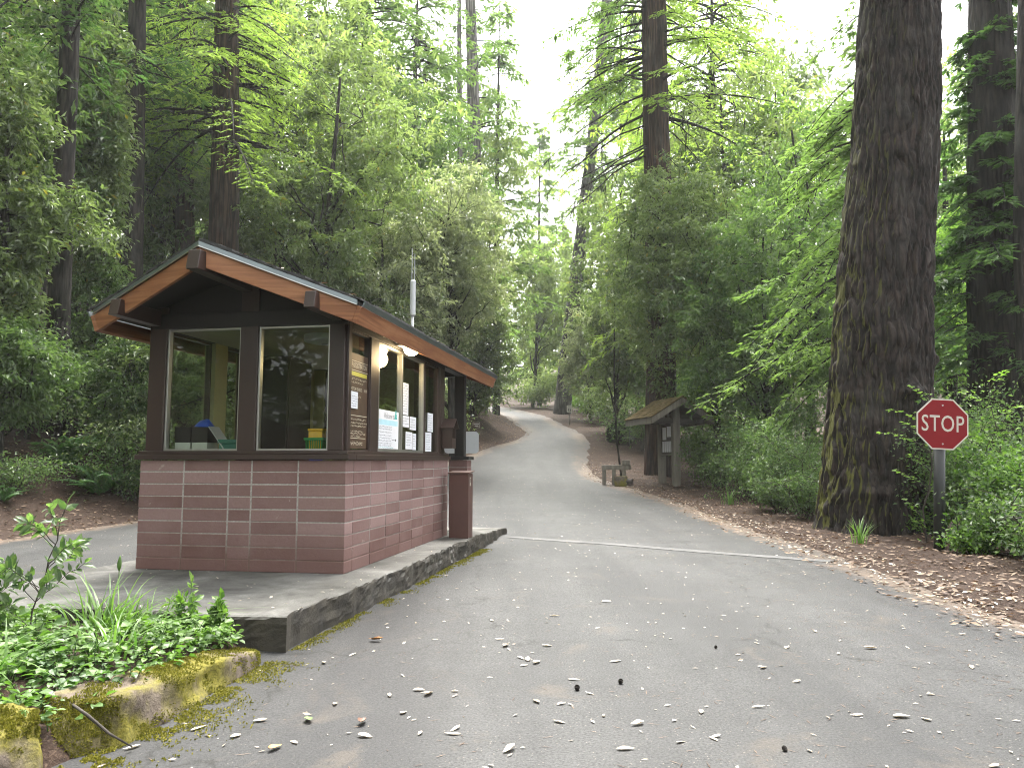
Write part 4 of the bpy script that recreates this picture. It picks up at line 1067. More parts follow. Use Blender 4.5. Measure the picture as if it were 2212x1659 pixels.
# the big trunk by the stop sign
Y = 11.6
pts = [np.array([at(1885, 1170, Y)[0], Y, H(at(1885, 1170, Y)[0], Y)]), at(1898, 900, Y), at(1910, 600, Y), at(1932, 300, Y), at(1945, 0, Y)]
pts = ext(pts, 26.0)
straight('massive dark furrowed trunk with mossy left edge beside the stop sign', pts, [.86, .74, .695, .64, .60, .44], M['fir_bark'], 'fir_tree', .085, 58, 340, .22, 4, rings=520, fl_h=.8, vf=1.0,
         knots=((4.9, 6.1, .22, .10), (-.1, 7.4, .22, .14), (4.4, 2.6, .22, .08), (5.1, 3.1, .16, -.05), (5.6, 1.9, .3, .06), (4.2, .4, .4, .10), (5.5, .3, .35, .12)),
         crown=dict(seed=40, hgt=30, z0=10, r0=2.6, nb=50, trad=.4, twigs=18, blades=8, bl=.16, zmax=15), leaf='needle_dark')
# redwood beside the kiosk
Y = 25.5
pts = ext(up_pts(1426, Y, [(1428, 800), (1424, 500), (1418, 300), (1412, 0)]), 34)
straight('tall reddish redwood trunk with bare drooping branches beside the kiosk', pts, [.56, .50, .47, .45, .43, .25], M['redwood'], 'redwood_tree', .07, 40, 110, .2, 7, rings=200,
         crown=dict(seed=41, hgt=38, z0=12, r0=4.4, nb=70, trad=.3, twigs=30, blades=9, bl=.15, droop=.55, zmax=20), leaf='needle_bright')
# bare drooping limbs on its left
rr_ = np.random.default_rng(5); tp, tr = [], []
kt = [o for o in COL.objects if o.get('label', '').startswith('tall reddish redwood')][0]
for i in range(22):
    z = rr_.uniform(9.5, 18); a_ = rr_.choice([rr_.uniform(2.6, 3.9), rr_.uniform(-.6, .5)], p=[.7, .3]); L_ = rr_.uniform(1.2, 5.0)
    t_ = np.linspace(0, 1, 8)[:, None]; dh = np.array([math.cos(a_), math.sin(a_) * .5, 0])
    P_ = np.array([0, 0, z]) + dh * L_ * t_; P_[:, 2] -= L_ * (.35 * t_[:, 0] + rr_.uniform(.1, .6) * t_[:, 0] ** 2)
    P_[1:-1] += rr_.normal(0, .05, (6, 3)); tp.append(P_); tr.append(np.linspace(.035, .008, 8))
    for q in range(4):
        j_ = rr_.integers(2, 7); e_ = P_[j_] + np.array([rr_.normal(0, .3), rr_.normal(0, .3), -rr_.uniform(.3, 1.3)]); tp.append(curve(P_[j_], e_, .05, rr_, 4)); tr.append(np.linspace(.014, .004, 4))
tv, tf = tubes_np(tp, tr, 5); np_mesh('dead_branches', tv, tf, M['dark_bark'], kt, smooth=True)

cp_ = conifer_parts(seed=54, hgt=20, z0=12.5, r0=3.8, nb=14, trad=.3, twigs=36, blades=10, bl=.15, droop=.55, rise=.12, zmax=19, az=(2.4, 3.9), rtop=.9)
np_mesh('drooping_sprays', np.concatenate([cp_[2], cp_[0]]), np.concatenate([cp_[3], cp_[1] + len(cp_[2])]), [M['needle'], M['dark_bark']], kt, np.concatenate([cp_[4], np.zeros(len(cp_[1]))]), midx=np.concatenate([np.zeros(len(cp_[3])), np.ones(len(cp_[1]))]))
# leaning trunk beyond the speed limit sign
Y = 61
pts = ext(up_pts(1213, Y, [(1222, 800), (1250, 560), (1283, 280), (1310, 0)]), 46)
straight('tall leaning fir trunk behind the speed limit sign', pts, [.72, .62, .55, .48, .40, .25], M['mid_bark'], 'leaning_fir', .05, 20, 32, .15, 9, rings=60,
         crown=dict(seed=42, hgt=50, z0=16, r0=4.6, nb=70, trad=.3, twigs=22, blades=7, bl=.36, droop=.5, zmax=42), leaf='needle')
# grey bare trunk and its thin dead neighbour
Y = 52
pts = ext(up_pts(1034, Y, [(1026, 360), (1019, 100), (1016, 0)]), 42)
straight('tall pale grey trunk with open green branches on the skyline', pts, [.62, .48, .42, .38, .25], M['grey_bark'], 'grey_trunk_tree', .05, 16, 36, .1, 10, rings=60,
         crown=dict(seed=43, hgt=45, z0=11, r0=5.4, nb=52, trad=.3, twigs=26, blades=8, bl=.34, droop=.25, rise=.25, zmax=42), leaf='needle')
pts = ext(up_pts(996, 50, [(993, 330), (992, 0)]), 40)
straight('thin dead grey snag just left of the pale grey trunk', pts, [.22, .19, .15, .1], M['grey_bark'], 'dead_snag', .04, 10, 20, .05, 11, rings=30)
# left trunks
pts = ext(up_pts(120, 16.3, [(128, 650), (140, 330), (155, 0)]), 24)
straight('dark slender fir trunk farthest left, ferns at its foot', pts, [.27, .23, .215, .19, .1], M['dark_bark'], 'fir_tree', .06, 18, 64, .2, 12, rings=120,
         crown=dict(seed=44, hgt=26, z0=8.2, r0=2.4, nb=46, trad=.2, twigs=20, blades=8, bl=.13, zmax=14), leaf='needle_dark')
pts = ext(up_pts(278, 20.5, [(284, 560), (292, 260), (297, 0)]), 28)
straight('greyish fir trunk behind the left roof corner of the booth', pts, [.33, .29, .26, .23, .12], M['dark_bark'], 'fir_tree', .06, 20, 64, .2, 13, rings=120,
         crown=dict(seed=45, hgt=30, z0=9, r0=2.6, nb=46, trad=.2, twigs=20, blades=8, bl=.14, zmax=17), leaf='needle_dark')
pts = ext(up_pts(398, 28, [(399, 500), (399, 200), (399, 0)]), 36)
straight('straight dark redwood trunk left of the roof peak', pts, [.40, .35, .33, .31, .15], M['redwood'], 'redwood_tree', .06, 22, 56, .2, 14, rings=110,
         crown=dict(seed=46, hgt=38, z0=13, r0=3.6, nb=50, trad=.2, twigs=20, blades=8, bl=.18, zmax=22), leaf='needle_dark')
pts = ext(up_pts(486, 23.5, [(484, 500), (488, 250), (490, 0)]), 36)
straight('thick red-brown redwood trunk rising behind the roof peak', pts, [.54, .46, .42, .37, .2], M['redwood'], 'redwood_tree', .07, 34, 90, .2, 15, rings=160,
         crown=dict(seed=47, hgt=38, z0=8.6, r0=4.6, nb=150, trad=.25, twigs=34, blades=9, bl=.13, droop=.6, zmax=19), leaf='needle_bright')
# right trunks
pts = ext(up_pts(2150, 17, [(2146, 600), (2143, 300), (2138, 0)]), 30)
straight('dark redwood trunk with hanging sprays at the right edge, behind the stop sign', pts, [.64, .54, .50, .46, .3], M['dark_bark'], 'redwood_tree', .07, 34, 90, .15, 16, rings=150,
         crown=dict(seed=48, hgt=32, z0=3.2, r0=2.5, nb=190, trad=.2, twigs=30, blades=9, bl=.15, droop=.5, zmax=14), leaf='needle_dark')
pts = ext(up_pts(2212, 15.5, [(2208, 500), (2216, 0)]), 24)
straight('thin dark trunk cut by the right edge of the photo', pts, [.20, .17, .15, .1], M['dark_bark'], 'fir_tree', .05, 16, 40, .1, 17, rings=70)
pts = ext(up_pts(1900, 15.5, [(1905, 600), (1912, 300)]), 16)
straight('hemlock whose long drooping sprays reach out left of the massive trunk', pts, [.12, .10, .08, .04], M['dark_bark'], 'hemlock_tree', .05, 12, 30, .1, 18, rings=60,
         crown=dict(seed=49, hgt=20, z0=2.6, r0=3.6, nb=64, az=(2.2, 4.0), trad=.12, twigs=40, blades=11, bl=.11, droop=.75, rise=.2, zmax=14, bw_=.2, twl=.30), leaf='needle')
# far conifers, each with its own place on the skyline
def CON(label, px, Y, hgt0, seed, leaf='needle', r0=4.5, z0=2.5, nb=90, bl=.26, droop=.35, name='conifer_tree', twigs=22, blades=7, trad=.3, group=None, rtop=None):
    P = base(px, Y); hgt = min(hgt0, .63 * Y + 3.5 - P[2] + 1)
    P = base(px, Y); pts = [P, P + np.array([0, 0, hgt * .5]), P + np.array([.2, 0, hgt])]
    return straight(label, pts, [trad, trad * .65, .03], M['dark_bark'], name, .04, 14, 20, .1, seed, rings=30,
                    crown=dict(seed=seed, hgt=hgt, z0=z0, r0=r0, nb=nb, trad=trad, twigs=twigs, blades=blades, bl=bl, droop=droop, rtop=rtop), leaf=leaf)
CON('tall light green conifer left of the pale grey trunk', 885, 46, 40, 60, 'needle', 6.4, 4, 190, .30, twigs=28, rtop=.45)
CON('bright green conifer between roof peak redwood and the oak', 640, 36, 34, 61, 'needle_bright', 5.4, 6, 170, .22, twigs=28, rtop=.45)
CON('pale distant conifer left of the leaning trunk', 1165, 92, 36, 62, 'needle', 7.0, 3, 130, .55)
CON('slim distant conifer just right of the leaning trunk', 1300, 74, 22, 63, 'needle', 5.2, 2, 120, .45)
CON('sunny yellow-green conifer right of the kiosk redwood', 1555, 38, 36, 64, 'needle_bright', 6.4, 6, 190, .24, .5, twigs=30, rtop=.5)
CON('broad sunlit conifer above the kiosk roof trees', 1690, 33, 16.5, 65, 'needle_bright', 4.8, 5, 170, .20, .5, twigs=30, rtop=.22)
CON('shaded conifer in the gap left of the right edge redwood', 2062, 27, 13, 66, 'needle', 2.8, 1, 110, .15, .45)
CON('dark conifer filling the upper left corner', 40, 27, 30, 67, 'needle', 5.0, 5, 170, .17, twigs=28, rtop=.45)
CON('bushy conifer between the two left trunks', 215, 33, 33, 68, 'needle', 5.2, 6, 170, .20, twigs=28, rtop=.45)
CON('dense conifer behind the straight dark redwood', 560, 48, 40, 69, 'needle', 6, 5, 170, .29, twigs=28, rtop=.45)
CON('dim conifer behind the oak, its top above the frame', 770, 40, 38, 70, 'needle', 5.6, 8, 170, .25, twigs=28, rtop=.45)
CON('tall hazy conifer between leaning trunk and kiosk redwood', 1350, 66, 46, 71, 'needle', 5.0, 20, 110, .42, .5, rtop=.4)
CON('upper conifer right of the pale grey trunk', 1072, 58, 33, 72, 'needle', 5.4, 6, 130, .36, rtop=.3)
CON('tall conifer with dark sprays behind the left fir trunks', 130, 24, 28, 73, 'needle_dark', 4.6, 7, 150, .15, twigs=26, rtop=.4)

# broadleaf trees
BL('leafy tanoak at the left edge overhanging the ferns', -20, 14.2, (-15, 470), (125, 420), 'leaf_oak', 420, 62, .095, .12, seed=80, ryf=.8)
BL('tanoak crown showing between the two left fir trunks', 205, 18.6, (205, 330), (68, 360), 'leaf_oak', 480, 60, .10, .10, seed=99, gap=.45)
BL('thin low branch of leaves crossing the farthest left trunk', 60, 15.2, (120, 470), (130, 60), 'leaf_oak', 60, 60, .09, .05, seed=100, limbs=8)
BL('loose tanoak behind the greyish left fir trunk', 345, 30, (350, 400), (120, 380), 'leaf_oak', 460, 60, .10, .10, seed=81, gap=.45)
BL('curved dark-stemmed oak rising over the booth roof', 672, 22.5, (735, 420), (200, 330), 'leaf_oak', 560, 62, .105, .17, 'dark_bark', seed=82, gap=.44)
BL('pale grey-green laurel crown behind the antenna', 985, 27, (955, 545), (150, 205), 'leaf_pale', 620, 64, .105, .20, 'dark_bark', seed=83, gap=.36)
BL('bushy laurel low behind the booth roof', 840, 24.5, (835, 640), (150, 170), 'leaf_pale', 380, 60, .10, .14, 'dark_bark', seed=84, gap=.42)
BL('dense shrubby oak behind the front windows of the booth', 440, 17, (430, 770), (190, 190), 'leaf_oak', 380, 60, .085, .08, seed=85)
BL('shaded young oak between the left fir trunk and the booth', 215, 18.5, (215, 740), (110, 170), 'leaf_shrub', 300, 60, .08, .07, seed=86)
BL('laurel arching over the leaf-covered bank', 1020, 40, (1040, 745), (95, 150), 'leaf_oak', 420, 56, .13, .16, seed=87, gap=.40)
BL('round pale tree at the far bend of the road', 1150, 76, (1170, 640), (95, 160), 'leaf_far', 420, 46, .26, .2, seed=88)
BL('glossy tanoak in front of the kiosk redwood', 1560, 23.5, (1480, 590), (190, 270), 'leaf_oak', 640, 62, .10, .13, 'dark_bark', seed=89, gap=.40)
BL('tall loose tanoak right of the kiosk', 1650, 20.5, (1640, 700), (170, 260), 'leaf_shrub', 480, 60, .09, .10, 'dark_bark', seed=90)
BL('slim oak with bare stem left of the kiosk roof', 1330, 42, (1345, 720), (90, 150), 'leaf_oak', 420, 54, .13, .16, seed=91)
BL('pale-leaved tree under the leaning trunk', 1275, 52, (1275, 760), (70, 110), 'leaf_pale', 300, 50, .16, .14, seed=92)
BL('bright young tree in the gap behind the massive trunk', 2050, 24, (2055, 640), (80, 190), 'leaf_bright', 300, 52, .10, .08, seed=93)
BL('low dark tanoak in the shade behind the kiosk', 1530, 27, (1540, 880), (140, 130), 'leaf_shrub', 340, 56, .10, .09, seed=94)
BL('airy tree above the right edge thicket', 2190, 20, (2200, 720), (110, 200), 'leaf_bright', 300, 54, .09, .08, seed=95)
BL('bright tall tree between hemlock and kiosk redwood', 1740, 27, (1720, 560), (140, 210), 'leaf_bright', 420, 54, .12, .12, seed=96, gap=.45)

# fill: copies of a few crowns that stand behind the named trees
fillp = []
for s_, lf in ((120, 'leaf_oak'), (121, 'leaf_shrub'), (122, 'leaf_far')):
    pt = broadleaf_parts(s_, 14, 8.2, 3.9, 6.6, 330, 50, .17, .2, (0, 0), .40, .42)
    fillp.append((mesh_of('fill_trunk', pt[0], pt[1], M['tan_oak_bark'], smooth=True), mesh_of('fill_crown', pt[2], pt[3], M[lf], pt[4])))
LB = ['dim background oak in the wood left of the road', 'dim background oak in the wood right of the road']
def fill(px, Y, k, sc):
    P = base(px, Y); right = px > 1106
    o_ = empty('background_oak', P, rng.uniform(0, 6), LB[right], 'tree', 'background oaks right of the road' if right else 'background oaks left of the road'); o_.scale = (sc, sc, sc * rng.uniform(.95, 1.2))
    for nm, me in zip(('trunk', 'crown'), fillp[k]):
        c_ = bpy.data.objects.new(nm, me); COL.objects.link(c_); c_.parent = o_
for px, Y, k, sc in ((-60, 21, 0, .9), (120, 25, 1, 1.0), (330, 30, 0, 1.15), (470, 36, 1, 1.3), (600, 30, 0, 1.0), (720, 34, 2, 1.3), (880, 36, 1, 1.05), (1000, 56, 2, 1.5), (-120, 17, 1, .8), (20, 34, 0, 1.3), (240, 42, 2, 1.6),
                     (1420, 40, 0, 1.15), (1500, 36, 1, 1.0), (1620, 34, 2, 1.1), (1760, 24, 1, .8), (1850, 34, 0, 1.2), (1990, 34, 2, 1.0), (2110, 30, 0, .95), (2260, 27, 1, 1.0), (1380, 58, 2, 1.3), (1700, 48, 0, 1.6), (2240, 40, 2, 1.4)):
    fill(px, Y, k, sc)

# far wood: reads as one mass
def far_forest():
    r_ = np.random.default_rng(33); Vs, Fs, Ts, o_ = [], [], [], 0
    spots = []
    while len(spots) < 190:
        y = r_.uniform(60, 150); x = r_.uniform(-105, 105)
        if XL(np.array([y]))[0] - 3.5 < x < XR(np.array([y]))[0] + 3.5 and y < 140: continue
        spots.append((x, y))
    while len(spots) < 212:
        y = r_.uniform(-60, -14); x = r_.uniform(-45, 45)
        if abs(x) < 6: continue
        spots.append((x, y))
    while len(spots) < 262:
        y = r_.uniform(-14, 10); x = r_.uniform(-40, -9.5)
        if x > -.72 * y - 5.5: continue
        spots.append((x, y))
    for x, y in spots:
        b = H(x, y) if y > -9 or y > 0 else 0.0; h = r_.uniform(14, 24); rx = r_.uniform(2.6, 4.6); n = 1500
        u = r_.uniform(0, 1, n) ** .8; z = h * (.06 + .94 * u); prof = (1 - u) ** .7 * (.55 + .45 * np.sin(u * 26 + r_.uniform(0, 6)))
        a_ = r_.uniform(0, 6.283, n); q = rx * prof * r_.uniform(.25, 1, n) ** .5 + .15
        P = np.stack([x + np.cos(a_) * q, y + np.sin(a_) * q, b + z], -1)
        d, s__, m__ = frames(n, r_); ln = r_.uniform(.35, .8, n); V, F = quads(P, d, s__, m__, ln, ln * .5)
        Vs.append(V); Fs.append(F + o_); o_ += len(V); Ts.append(np.clip(r_.uniform(0, .5) + r_.uniform(0, .45, n), 0, .93))
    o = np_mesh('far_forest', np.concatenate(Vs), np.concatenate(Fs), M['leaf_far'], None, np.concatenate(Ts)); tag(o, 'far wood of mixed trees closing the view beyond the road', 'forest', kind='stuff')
far_forest()

# ------------------------------------------------------------------ understorey
def shrub_parts(seed, rx, h, n, leaf, stems=9, aspect=.5, flat=.5):
    r_ = np.random.default_rng(seed); tp, tr, tips = [], [], []
    for i in range(stems):
        a_ = r_.uniform(0, 6.283); q = rx * r_.uniform(.2, 1); e_ = np.array([math.cos(a_) * q, math.sin(a_) * q, h * r_.uniform(.45, 1)])
        P = curve((r_.normal(0, .06), r_.normal(0, .06), -.08), e_, .12, r_, 7, .1); tp.append(P); tr.append(np.linspace(.012, .003, 7)); tips.append(P[2:])
        for j in range(7):
            k = r_.integers(2, 7); e2 = P[k] + np.array([r_.normal(0, .35 * rx), r_.normal(0, .35 * rx), r_.normal(.06, .16 * h)])
            P2 = curve(P[k], e2, .08, r_, 5, .1); tp.append(P2); tr.append(np.linspace(.006, .002, 5)); tips.append(P2[1:])
    E = np.concatenate(tips); E = E[E[:, 2] > .04]
    P = E[r_.integers(0, len(E), n)] + r_.normal(0, 1, (n, 3)) * np.array([.11 * rx + .03, .11 * rx + .03, .07 * h + .02]); P[:, 2] = np.maximum(P[:, 2], .03)
    d, s_, m_ = frames(n, r_, flat); ln = leaf * 1.25 * r_.uniform(.6, 1.25, n)
    V, F = quads(P, d, s_, m_, ln, ln * aspect)
    TV, TF = tubes_np(tp, tr, 5); return TV, TF, V, F, np.clip(r_.uniform(0, .93, n), 0, .93)
def SH(label, px, Y, rx, h, leaf='leaf_shrub', n=3600, ls=.055, seed=1, name='shrub', aspect=.5, stems=9, X=None):
    P = base(px, Y) if X is None else np.array([X, Y, H(X, Y)])
    o_ = tree_from(name, label, P, shrub_parts(seed, rx, h, n, ls, stems, aspect), M['twig'], M[leaf], None, 'shrub', branch='stems')
    [c for c in o_.children if c.name.startswith('crown')][0].name = 'foliage'; return o_
SH('low huckleberry directly right of the kiosk post', 1545, 21.5, .9, 1.1, 'leaf_shrub', 4200, .06, 200)
SH('bushy huckleberry second to the right of the kiosk', 1610, 18.6, 1.0, 1.4, 'leaf_shrub', 4800, .06, 201)
SH('rounded shrub midway between kiosk and massive trunk', 1640, 17.2, 1.1, 1.6, 'leaf_shrub', 5200, .055, 202)
SH('tall shrub left of the massive trunk', 1722, 15.2, 1.05, 1.7, 'leaf_shrub', 5600, .055, 203)
SH('low trailing shrub touching the mossy side of the massive trunk', 1740, 13.4, .6, .7, 'leaf_shrub', 2400, .05, 204)
SH('grey-green shrub behind the trunk-side thicket', 1610, 22.5, 1.5, 2.4, 'leaf_oak', 4600, .075, 205)
SH('tall dark shrub in the shade between the kiosk and hemlock', 1700, 19.5, 1.5, 2.6, 'leaf_shrub', 5200, .07, 206)
SH('leafy shrub right behind the stop sign post', 2075, 10.6, .75, 1.35, 'leaf_shrub', 4600, .05, 207, aspect=.62)
SH('light green shrub at the right edge below the thin trunk', 2165, 10.2, .8, 1.35, 'leaf_herb', 4000, .06, 208, aspect=.62)
SH('dark shrub between the massive trunk and the stop sign', 1985, 12.4, .7, 1.5, 'leaf_shrub', 4200, .055, 209)
SH('tall leafy shrub behind the right edge thicket', 2150, 13.6, 1.3, 2.2, 'leaf_shrub', 6000, .065, 210)
SH('low herb clump at the foot of the stop sign post', 2110, 9.1, .5, .35, 'leaf_herb', 1500, .05, 211, aspect=.6, name='herb_clump')
SH('broad low shrub on the verge right of the stop sign', 2205, 8.9, .7, .75, 'leaf_shrub', 4200, .05, 233, aspect=.6)
SH('leafy sprig clump on the verge left of the stop sign', 1978, 11.0, .35, .4, 'leaf_herb', 1500, .05, 234, aspect=.6)
SH('ferny low shrub between the trunk-side shrub and the verge', 1680, 15.0, .7, .6, 'leaf_shrub', 2800, .05, 235)
SH('sparse shrub at the far right road verge', 2240, 7.9, .6, .6, 'leaf_shrub', 1700, .05, 212, aspect=.6)
SH('grassy shrub beyond the speed limit sign', 1268, 64, 2.0, 1.6, 'leaf_bright', 2400, .17, 213)
SH('light shrub on the verge left of the leaning trunk', 1150, 72, 4.0, 3.0, 'leaf_far', 2600, .26, 214)
SH('roadside thicket right of the speed limit sign', 1300, 47, 2.4, 2.8, 'leaf_oak', 3600, .14, 215)
SH('shrub over the charred log', 1368, 38.5, 1.2, 1.1, 'leaf_shrub', 3200, .07, 231)
SH('green thicket between the slim oak and kiosk', 1385, 34, 2.0, 2.2, 'leaf_shrub', 3800, .10, 216)
SH('bank-top shrub spilling toward the road', 1075, 44, 2.2, 2.2, 'leaf_shrub', 3800, .11, 217, X=-2.0)
SH('dark shrub crowning the leaf-covered mound by the road', 1060, 41, 1.6, 1.6, 'leaf_shrub', 3600, .10, 232, X=-1.9)
SH('bank-top shrub above the tiny brown sign', 1000, 39, 2.2, 2.4, 'leaf_oak', 3800, .11, 218, X=-4.6)
SH('thicket on the bank behind the porch post', 940, 33, 2.2, 2.6, 'leaf_oak', 3800, .10, 219)
SH('dark shrub on the left bank behind the ferns', 60, 15.6, 1.3, 1.7, 'leaf_shrub', 4600, .065, 220)
SH('low creeping shrub on the left bank edge', 40, 12.9, .9, .55, 'leaf_shrub', 3200, .045, 221)
SH('shaded shrub behind the left corner of the booth', 250, 17.6, 1.2, 1.4, 'leaf_shrub', 4200, .06, 222)
SH('spreading shrub overhanging the left bank', -20, 14.2, 1.2, 2.2, 'leaf_oak', 4600, .07, 223)
BL('low shaded bay tree overhanging the left edge ferns', 10, 13.8, (30, 800), (110, 120), 'leaf_shrub', 300, 58, .075, .06, seed=97)
BL('shaded bay tree filling the dark gap left of the booth', 260, 16.2, (270, 850), (110, 120), 'leaf_shrub', 300, 58, .075, .06, seed=98)
SH('low bank shrub seen through the first booth window', 400, 15.6, 1.3, 1.6, 'leaf_oak', 5200, .07, 226)
SH('tall bank shrub seen between the booth front posts', 500, 16.5, 1.4, 2.2, 'leaf_oak', 5600, .07, 227)
SH('bank shrub seen through the second booth window', 610, 17.5, 1.5, 2.2, 'leaf_oak', 5200, .075, 228)
SH('dim shrub at the bank foot left of the block wall', 300, 15.0, 1.0, 1.0, 'leaf_shrub', 4200, .055, 229)
SH('scrubby shrub high on the left bank', 130, 17.2, 1.4, 1.8, 'leaf_shrub', 4600, .065, 230)
SH('shrub behind the blue bin across the left lane', 560, 19, 1.6, 2.0, 'leaf_oak', 4600, .08, 224)
SH('long thicket on the bank behind the booth windows', 760, 24, 2.0, 2.4, 'leaf_oak', 4600, .09, 225)

# hazel sprays: thin stems carrying flat tiers of round leaves
def sprays(name, label, P, tiers, seed, leaf='leaf_bright', ls=.07):
    r_ = np.random.default_rng(seed); o_ = empty(name, P, 0, label, 'sapling'); tp, tr, Ps, Ds = [], [], [], []
    zs = max(t[2] for t in tiers); st = curve((0, 0, -.1), (r_.normal(0, .1), r_.normal(0, .1), zs), .0, r_, 9, .05); tp.append(st); tr.append(np.linspace(.014, .004, 9))
    for dx, dy, z, n in tiers:
        a = np.array([np.interp(max(.1, z - .25), st[:, 2], st[:, i]) for i in range(3)]); e_ = np.array([dx, dy, z]); B = curve(a, e_, .10, r_, 8, .05); tp.append(B); tr.append(np.linspace(.007, .002, 8))
        for j in range(n):
            t_ = .3 + .7 * j / n; p = np.array([np.interp(t_ * 7, np.arange(8), B[:, i]) for i in range(3)])
            dh = (e_ - a) / np.linalg.norm(e_ - a); sd = np.array([-dh[1], dh[0], 0]) * (1 if j % 2 else -1)
            for q in range(2): Ps.append(p + sd * ls * q * .9 + r_.normal(0, .012, 3)); Ds.append(sd * .8 + dh * .6 + np.array([0, 0, r_.normal(-.15, .12)]))
    Ps, d = np.array(Ps), np.array(Ds); d /= np.linalg.norm(d, axis=1, keepdims=True)
    up = np.array([0, 0, 1.]) + r_.normal(0, .22, d.shape); s_ = np.cross(d, up); s_ /= np.linalg.norm(s_, axis=1, keepdims=True); m_ = np.cross(s_, d)
    ln = ls * r_.uniform(.7, 1.2, len(d)); V, F = leaves6(Ps, d, s_, m_, ln, ln * .72)
    tv, tf = tubes_np(tp, tr, 5); np_mesh('stems', tv, tf, M['twig'], o_, smooth=True); np_mesh('leaves', V, F, M[leaf], o_, r_.uniform(0, .93, sum(len(f) for f in F)))
P = base(1990, 10.2)
sprays('hazel_sapling', 'thin hazel sapling with tiers of light leaves in front of the massive trunk', P, [(-.55, 0, 1.42, 9), (-.35, .2, 1.75, 7), (-.25, -.1, 1.15, 6), (.1, 0, 1.95, 6), (-.40, .1, .92, 7), (-.3, -.1, 1.55, 7), (-.28, .0, .55, 5), (.3, .2, 1.3, 7), (.25, .1, .8, 7), (-.15, 0, 2.05, 6), (-.2, -.15, .3, 5)], 301)
P = base(1560, 21)
sprays('maple_sapling', 'young maple spreading bright leaves over the right side of the kiosk roof', P, [(-1.2, 0, 2.75, 14), (-.7, -.6, 2.6, 12), (.6, 0, 2.6, 12), (.2, -.9, 2.2, 12), (-.6, -.8, 1.9, 10), (.9, -.4, 2.1, 12), (0, -.5, 1.5, 10), (-.2, 0, 2.95, 12), (1.0, 0, 1.6, 10)], 302, ls=.15)
P = base(2150, 12)
sprays('hazel_sapling', 'hazel sapling reaching in front of the right edge redwood', P, [(-.5, 0, 2.2, 9), (.4, 0, 2.0, 9), (-.4, -.2, 1.5, 9), (.5, -.2, 1.2, 9), (0, -.3, 2.5, 9), (-.6, 0, 1.0, 9)], 303, ls=.08)
# thin pole sapling by the bench
P = base(1345, 24.5); pts = [P, P + np.array([-.2, 0, 1.2]), P + np.array([-.25, 0, 3.2]), P + np.array([-.2, 0, 6])]
straight('slender bare sapling stem beside the mossy bench', pts, [.035, .03, .025, .012], M['dark_bark'], 'sapling', .03, 8, 10, .1, 20, rings=24)
# root ball of a fallen trunk
P = base(1337, 37.0)
rb = empty('fallen_log', P, R(-14), 'dark charred end of a fallen log on the litter left of the kiosk', 'log')
q_ = np.array([(0, -.5, .38), (0, -.3, .38), (.1, .4, .36), (.3, 2.2, .2)]); tv, tf = tubes_np([q_], [np.array([.58, .60, .5, .4])], 40)
nn = (fbm(tv[:, 0] * 4, tv[:, 1] * 3, tv[:, 2] * 4, 6) - .5); tv = tv + (tv - np.array([.05, tv[:, 1].mean(), .43])) * np.stack([nn, nn * 0, nn], -1) * .7
np_mesh('trunk', tv, tf, M['dark_bark'], rb, smooth=True)
tp, tr = [], []; rr_ = np.random.default_rng(9)
for i in range(46):
    a_ = rr_.uniform(0, 6.283); e_ = np.array([math.cos(a_) * rr_.uniform(.2, .52), -.5 - rr_.uniform(-.1, .3), .32 + math.sin(a_) * rr_.uniform(.15, .46)]); tp.append(curve((0, -.42, .30), e_, .05, rr_, 5, .2)); tr.append(np.linspace(.10, .012, 5))
tv, tf = tubes_np(tp, tr, 6); np_mesh('roots', tv, tf, M['dark_bark'], rb, smooth=True)

# ------------------------------------------------------------------ ferns
def fern_parts(seed, nf, L_):
    r_ = np.random.default_rng(seed); tp, tr, Ps, Ds, Ls, Ss = [], [], [], [], [], []
    for i in range(nf):
        a_ = r_.uniform(0, 6.283); l = L_ * r_.uniform(.7, 1.15); dh = np.array([math.cos(a_), math.sin(a_), 0]); sd = np.array([-dh[1], dh[0], 0]); t = np.linspace(0, 1, 12)
        el = r_.uniform(.75, 1.45)
        B = dh * (l * t * math.cos(el) * (1 + .35 * t))[:, None]; B[:, 2] = l * (math.sin(el) * t - .45 * t ** 2.2); tp.append(B); tr.append(np.linspace(.005, .0015, 12))
        u = np.linspace(.12, .99, 30); c = np.stack([np.interp(u, t, B[:, j]) for j in range(3)], -1)
        w_ = .17 * l * np.sin(np.pi * (u * .86 + .12)) ** .8
        for s__ in (-1, 1):
            Ps.append(c); Ds.append(sd * s__ + dh * .25 + np.array([0, 0, -.18])); Ls.append(w_); 
            Ds[-1] = np.repeat(Ds[-1][None], len(c), 0)
    P = np.concatenate(Ps); d = np.concatenate(Ds) + r_.normal(0, .06, (len(P), 3)); d /= np.linalg.norm(d, axis=1, keepdims=True); ln = np.concatenate(Ls)
    up = np.array([0, 0, 1.]) + r_.normal(0, .12, d.shape); s_ = np.cross(d, up); s_ /= np.linalg.norm(s_, axis=1, keepdims=True); m_ = np.cross(s_, d)
    V, F = quads(P, d, s_, m_, ln, np.full(len(P), L_ * .030), .15); tv, tf = tubes_np(tp, tr, 4)
    return tv, tf, V, F, r_.uniform(0, .9, len(P))
for lab, px, Y, nf, L_, sd_ in (('large sword fern with an upright frond on the left bank', 150, 14.9, 26, 1.15, 1), ('spreading sword fern nearest the booth on the left bank', 222, 14.5, 24, 1.0, 2), ('dim sword fern beside the booth block wall', 282, 15.3, 20, .95, 3), ('small fern among the low plants at the left edge', 20, 12.4, 16, .45, 4)):
    pt = fern_parts(sd_, nf, L_); o_ = empty('sword_fern', base(px, Y), 0, lab, 'fern'); np_mesh('stems', pt[0], pt[1], M['green_stem'], o_); np_mesh('fronds', pt[2], pt[3], M['fern'], o_, pt[4])
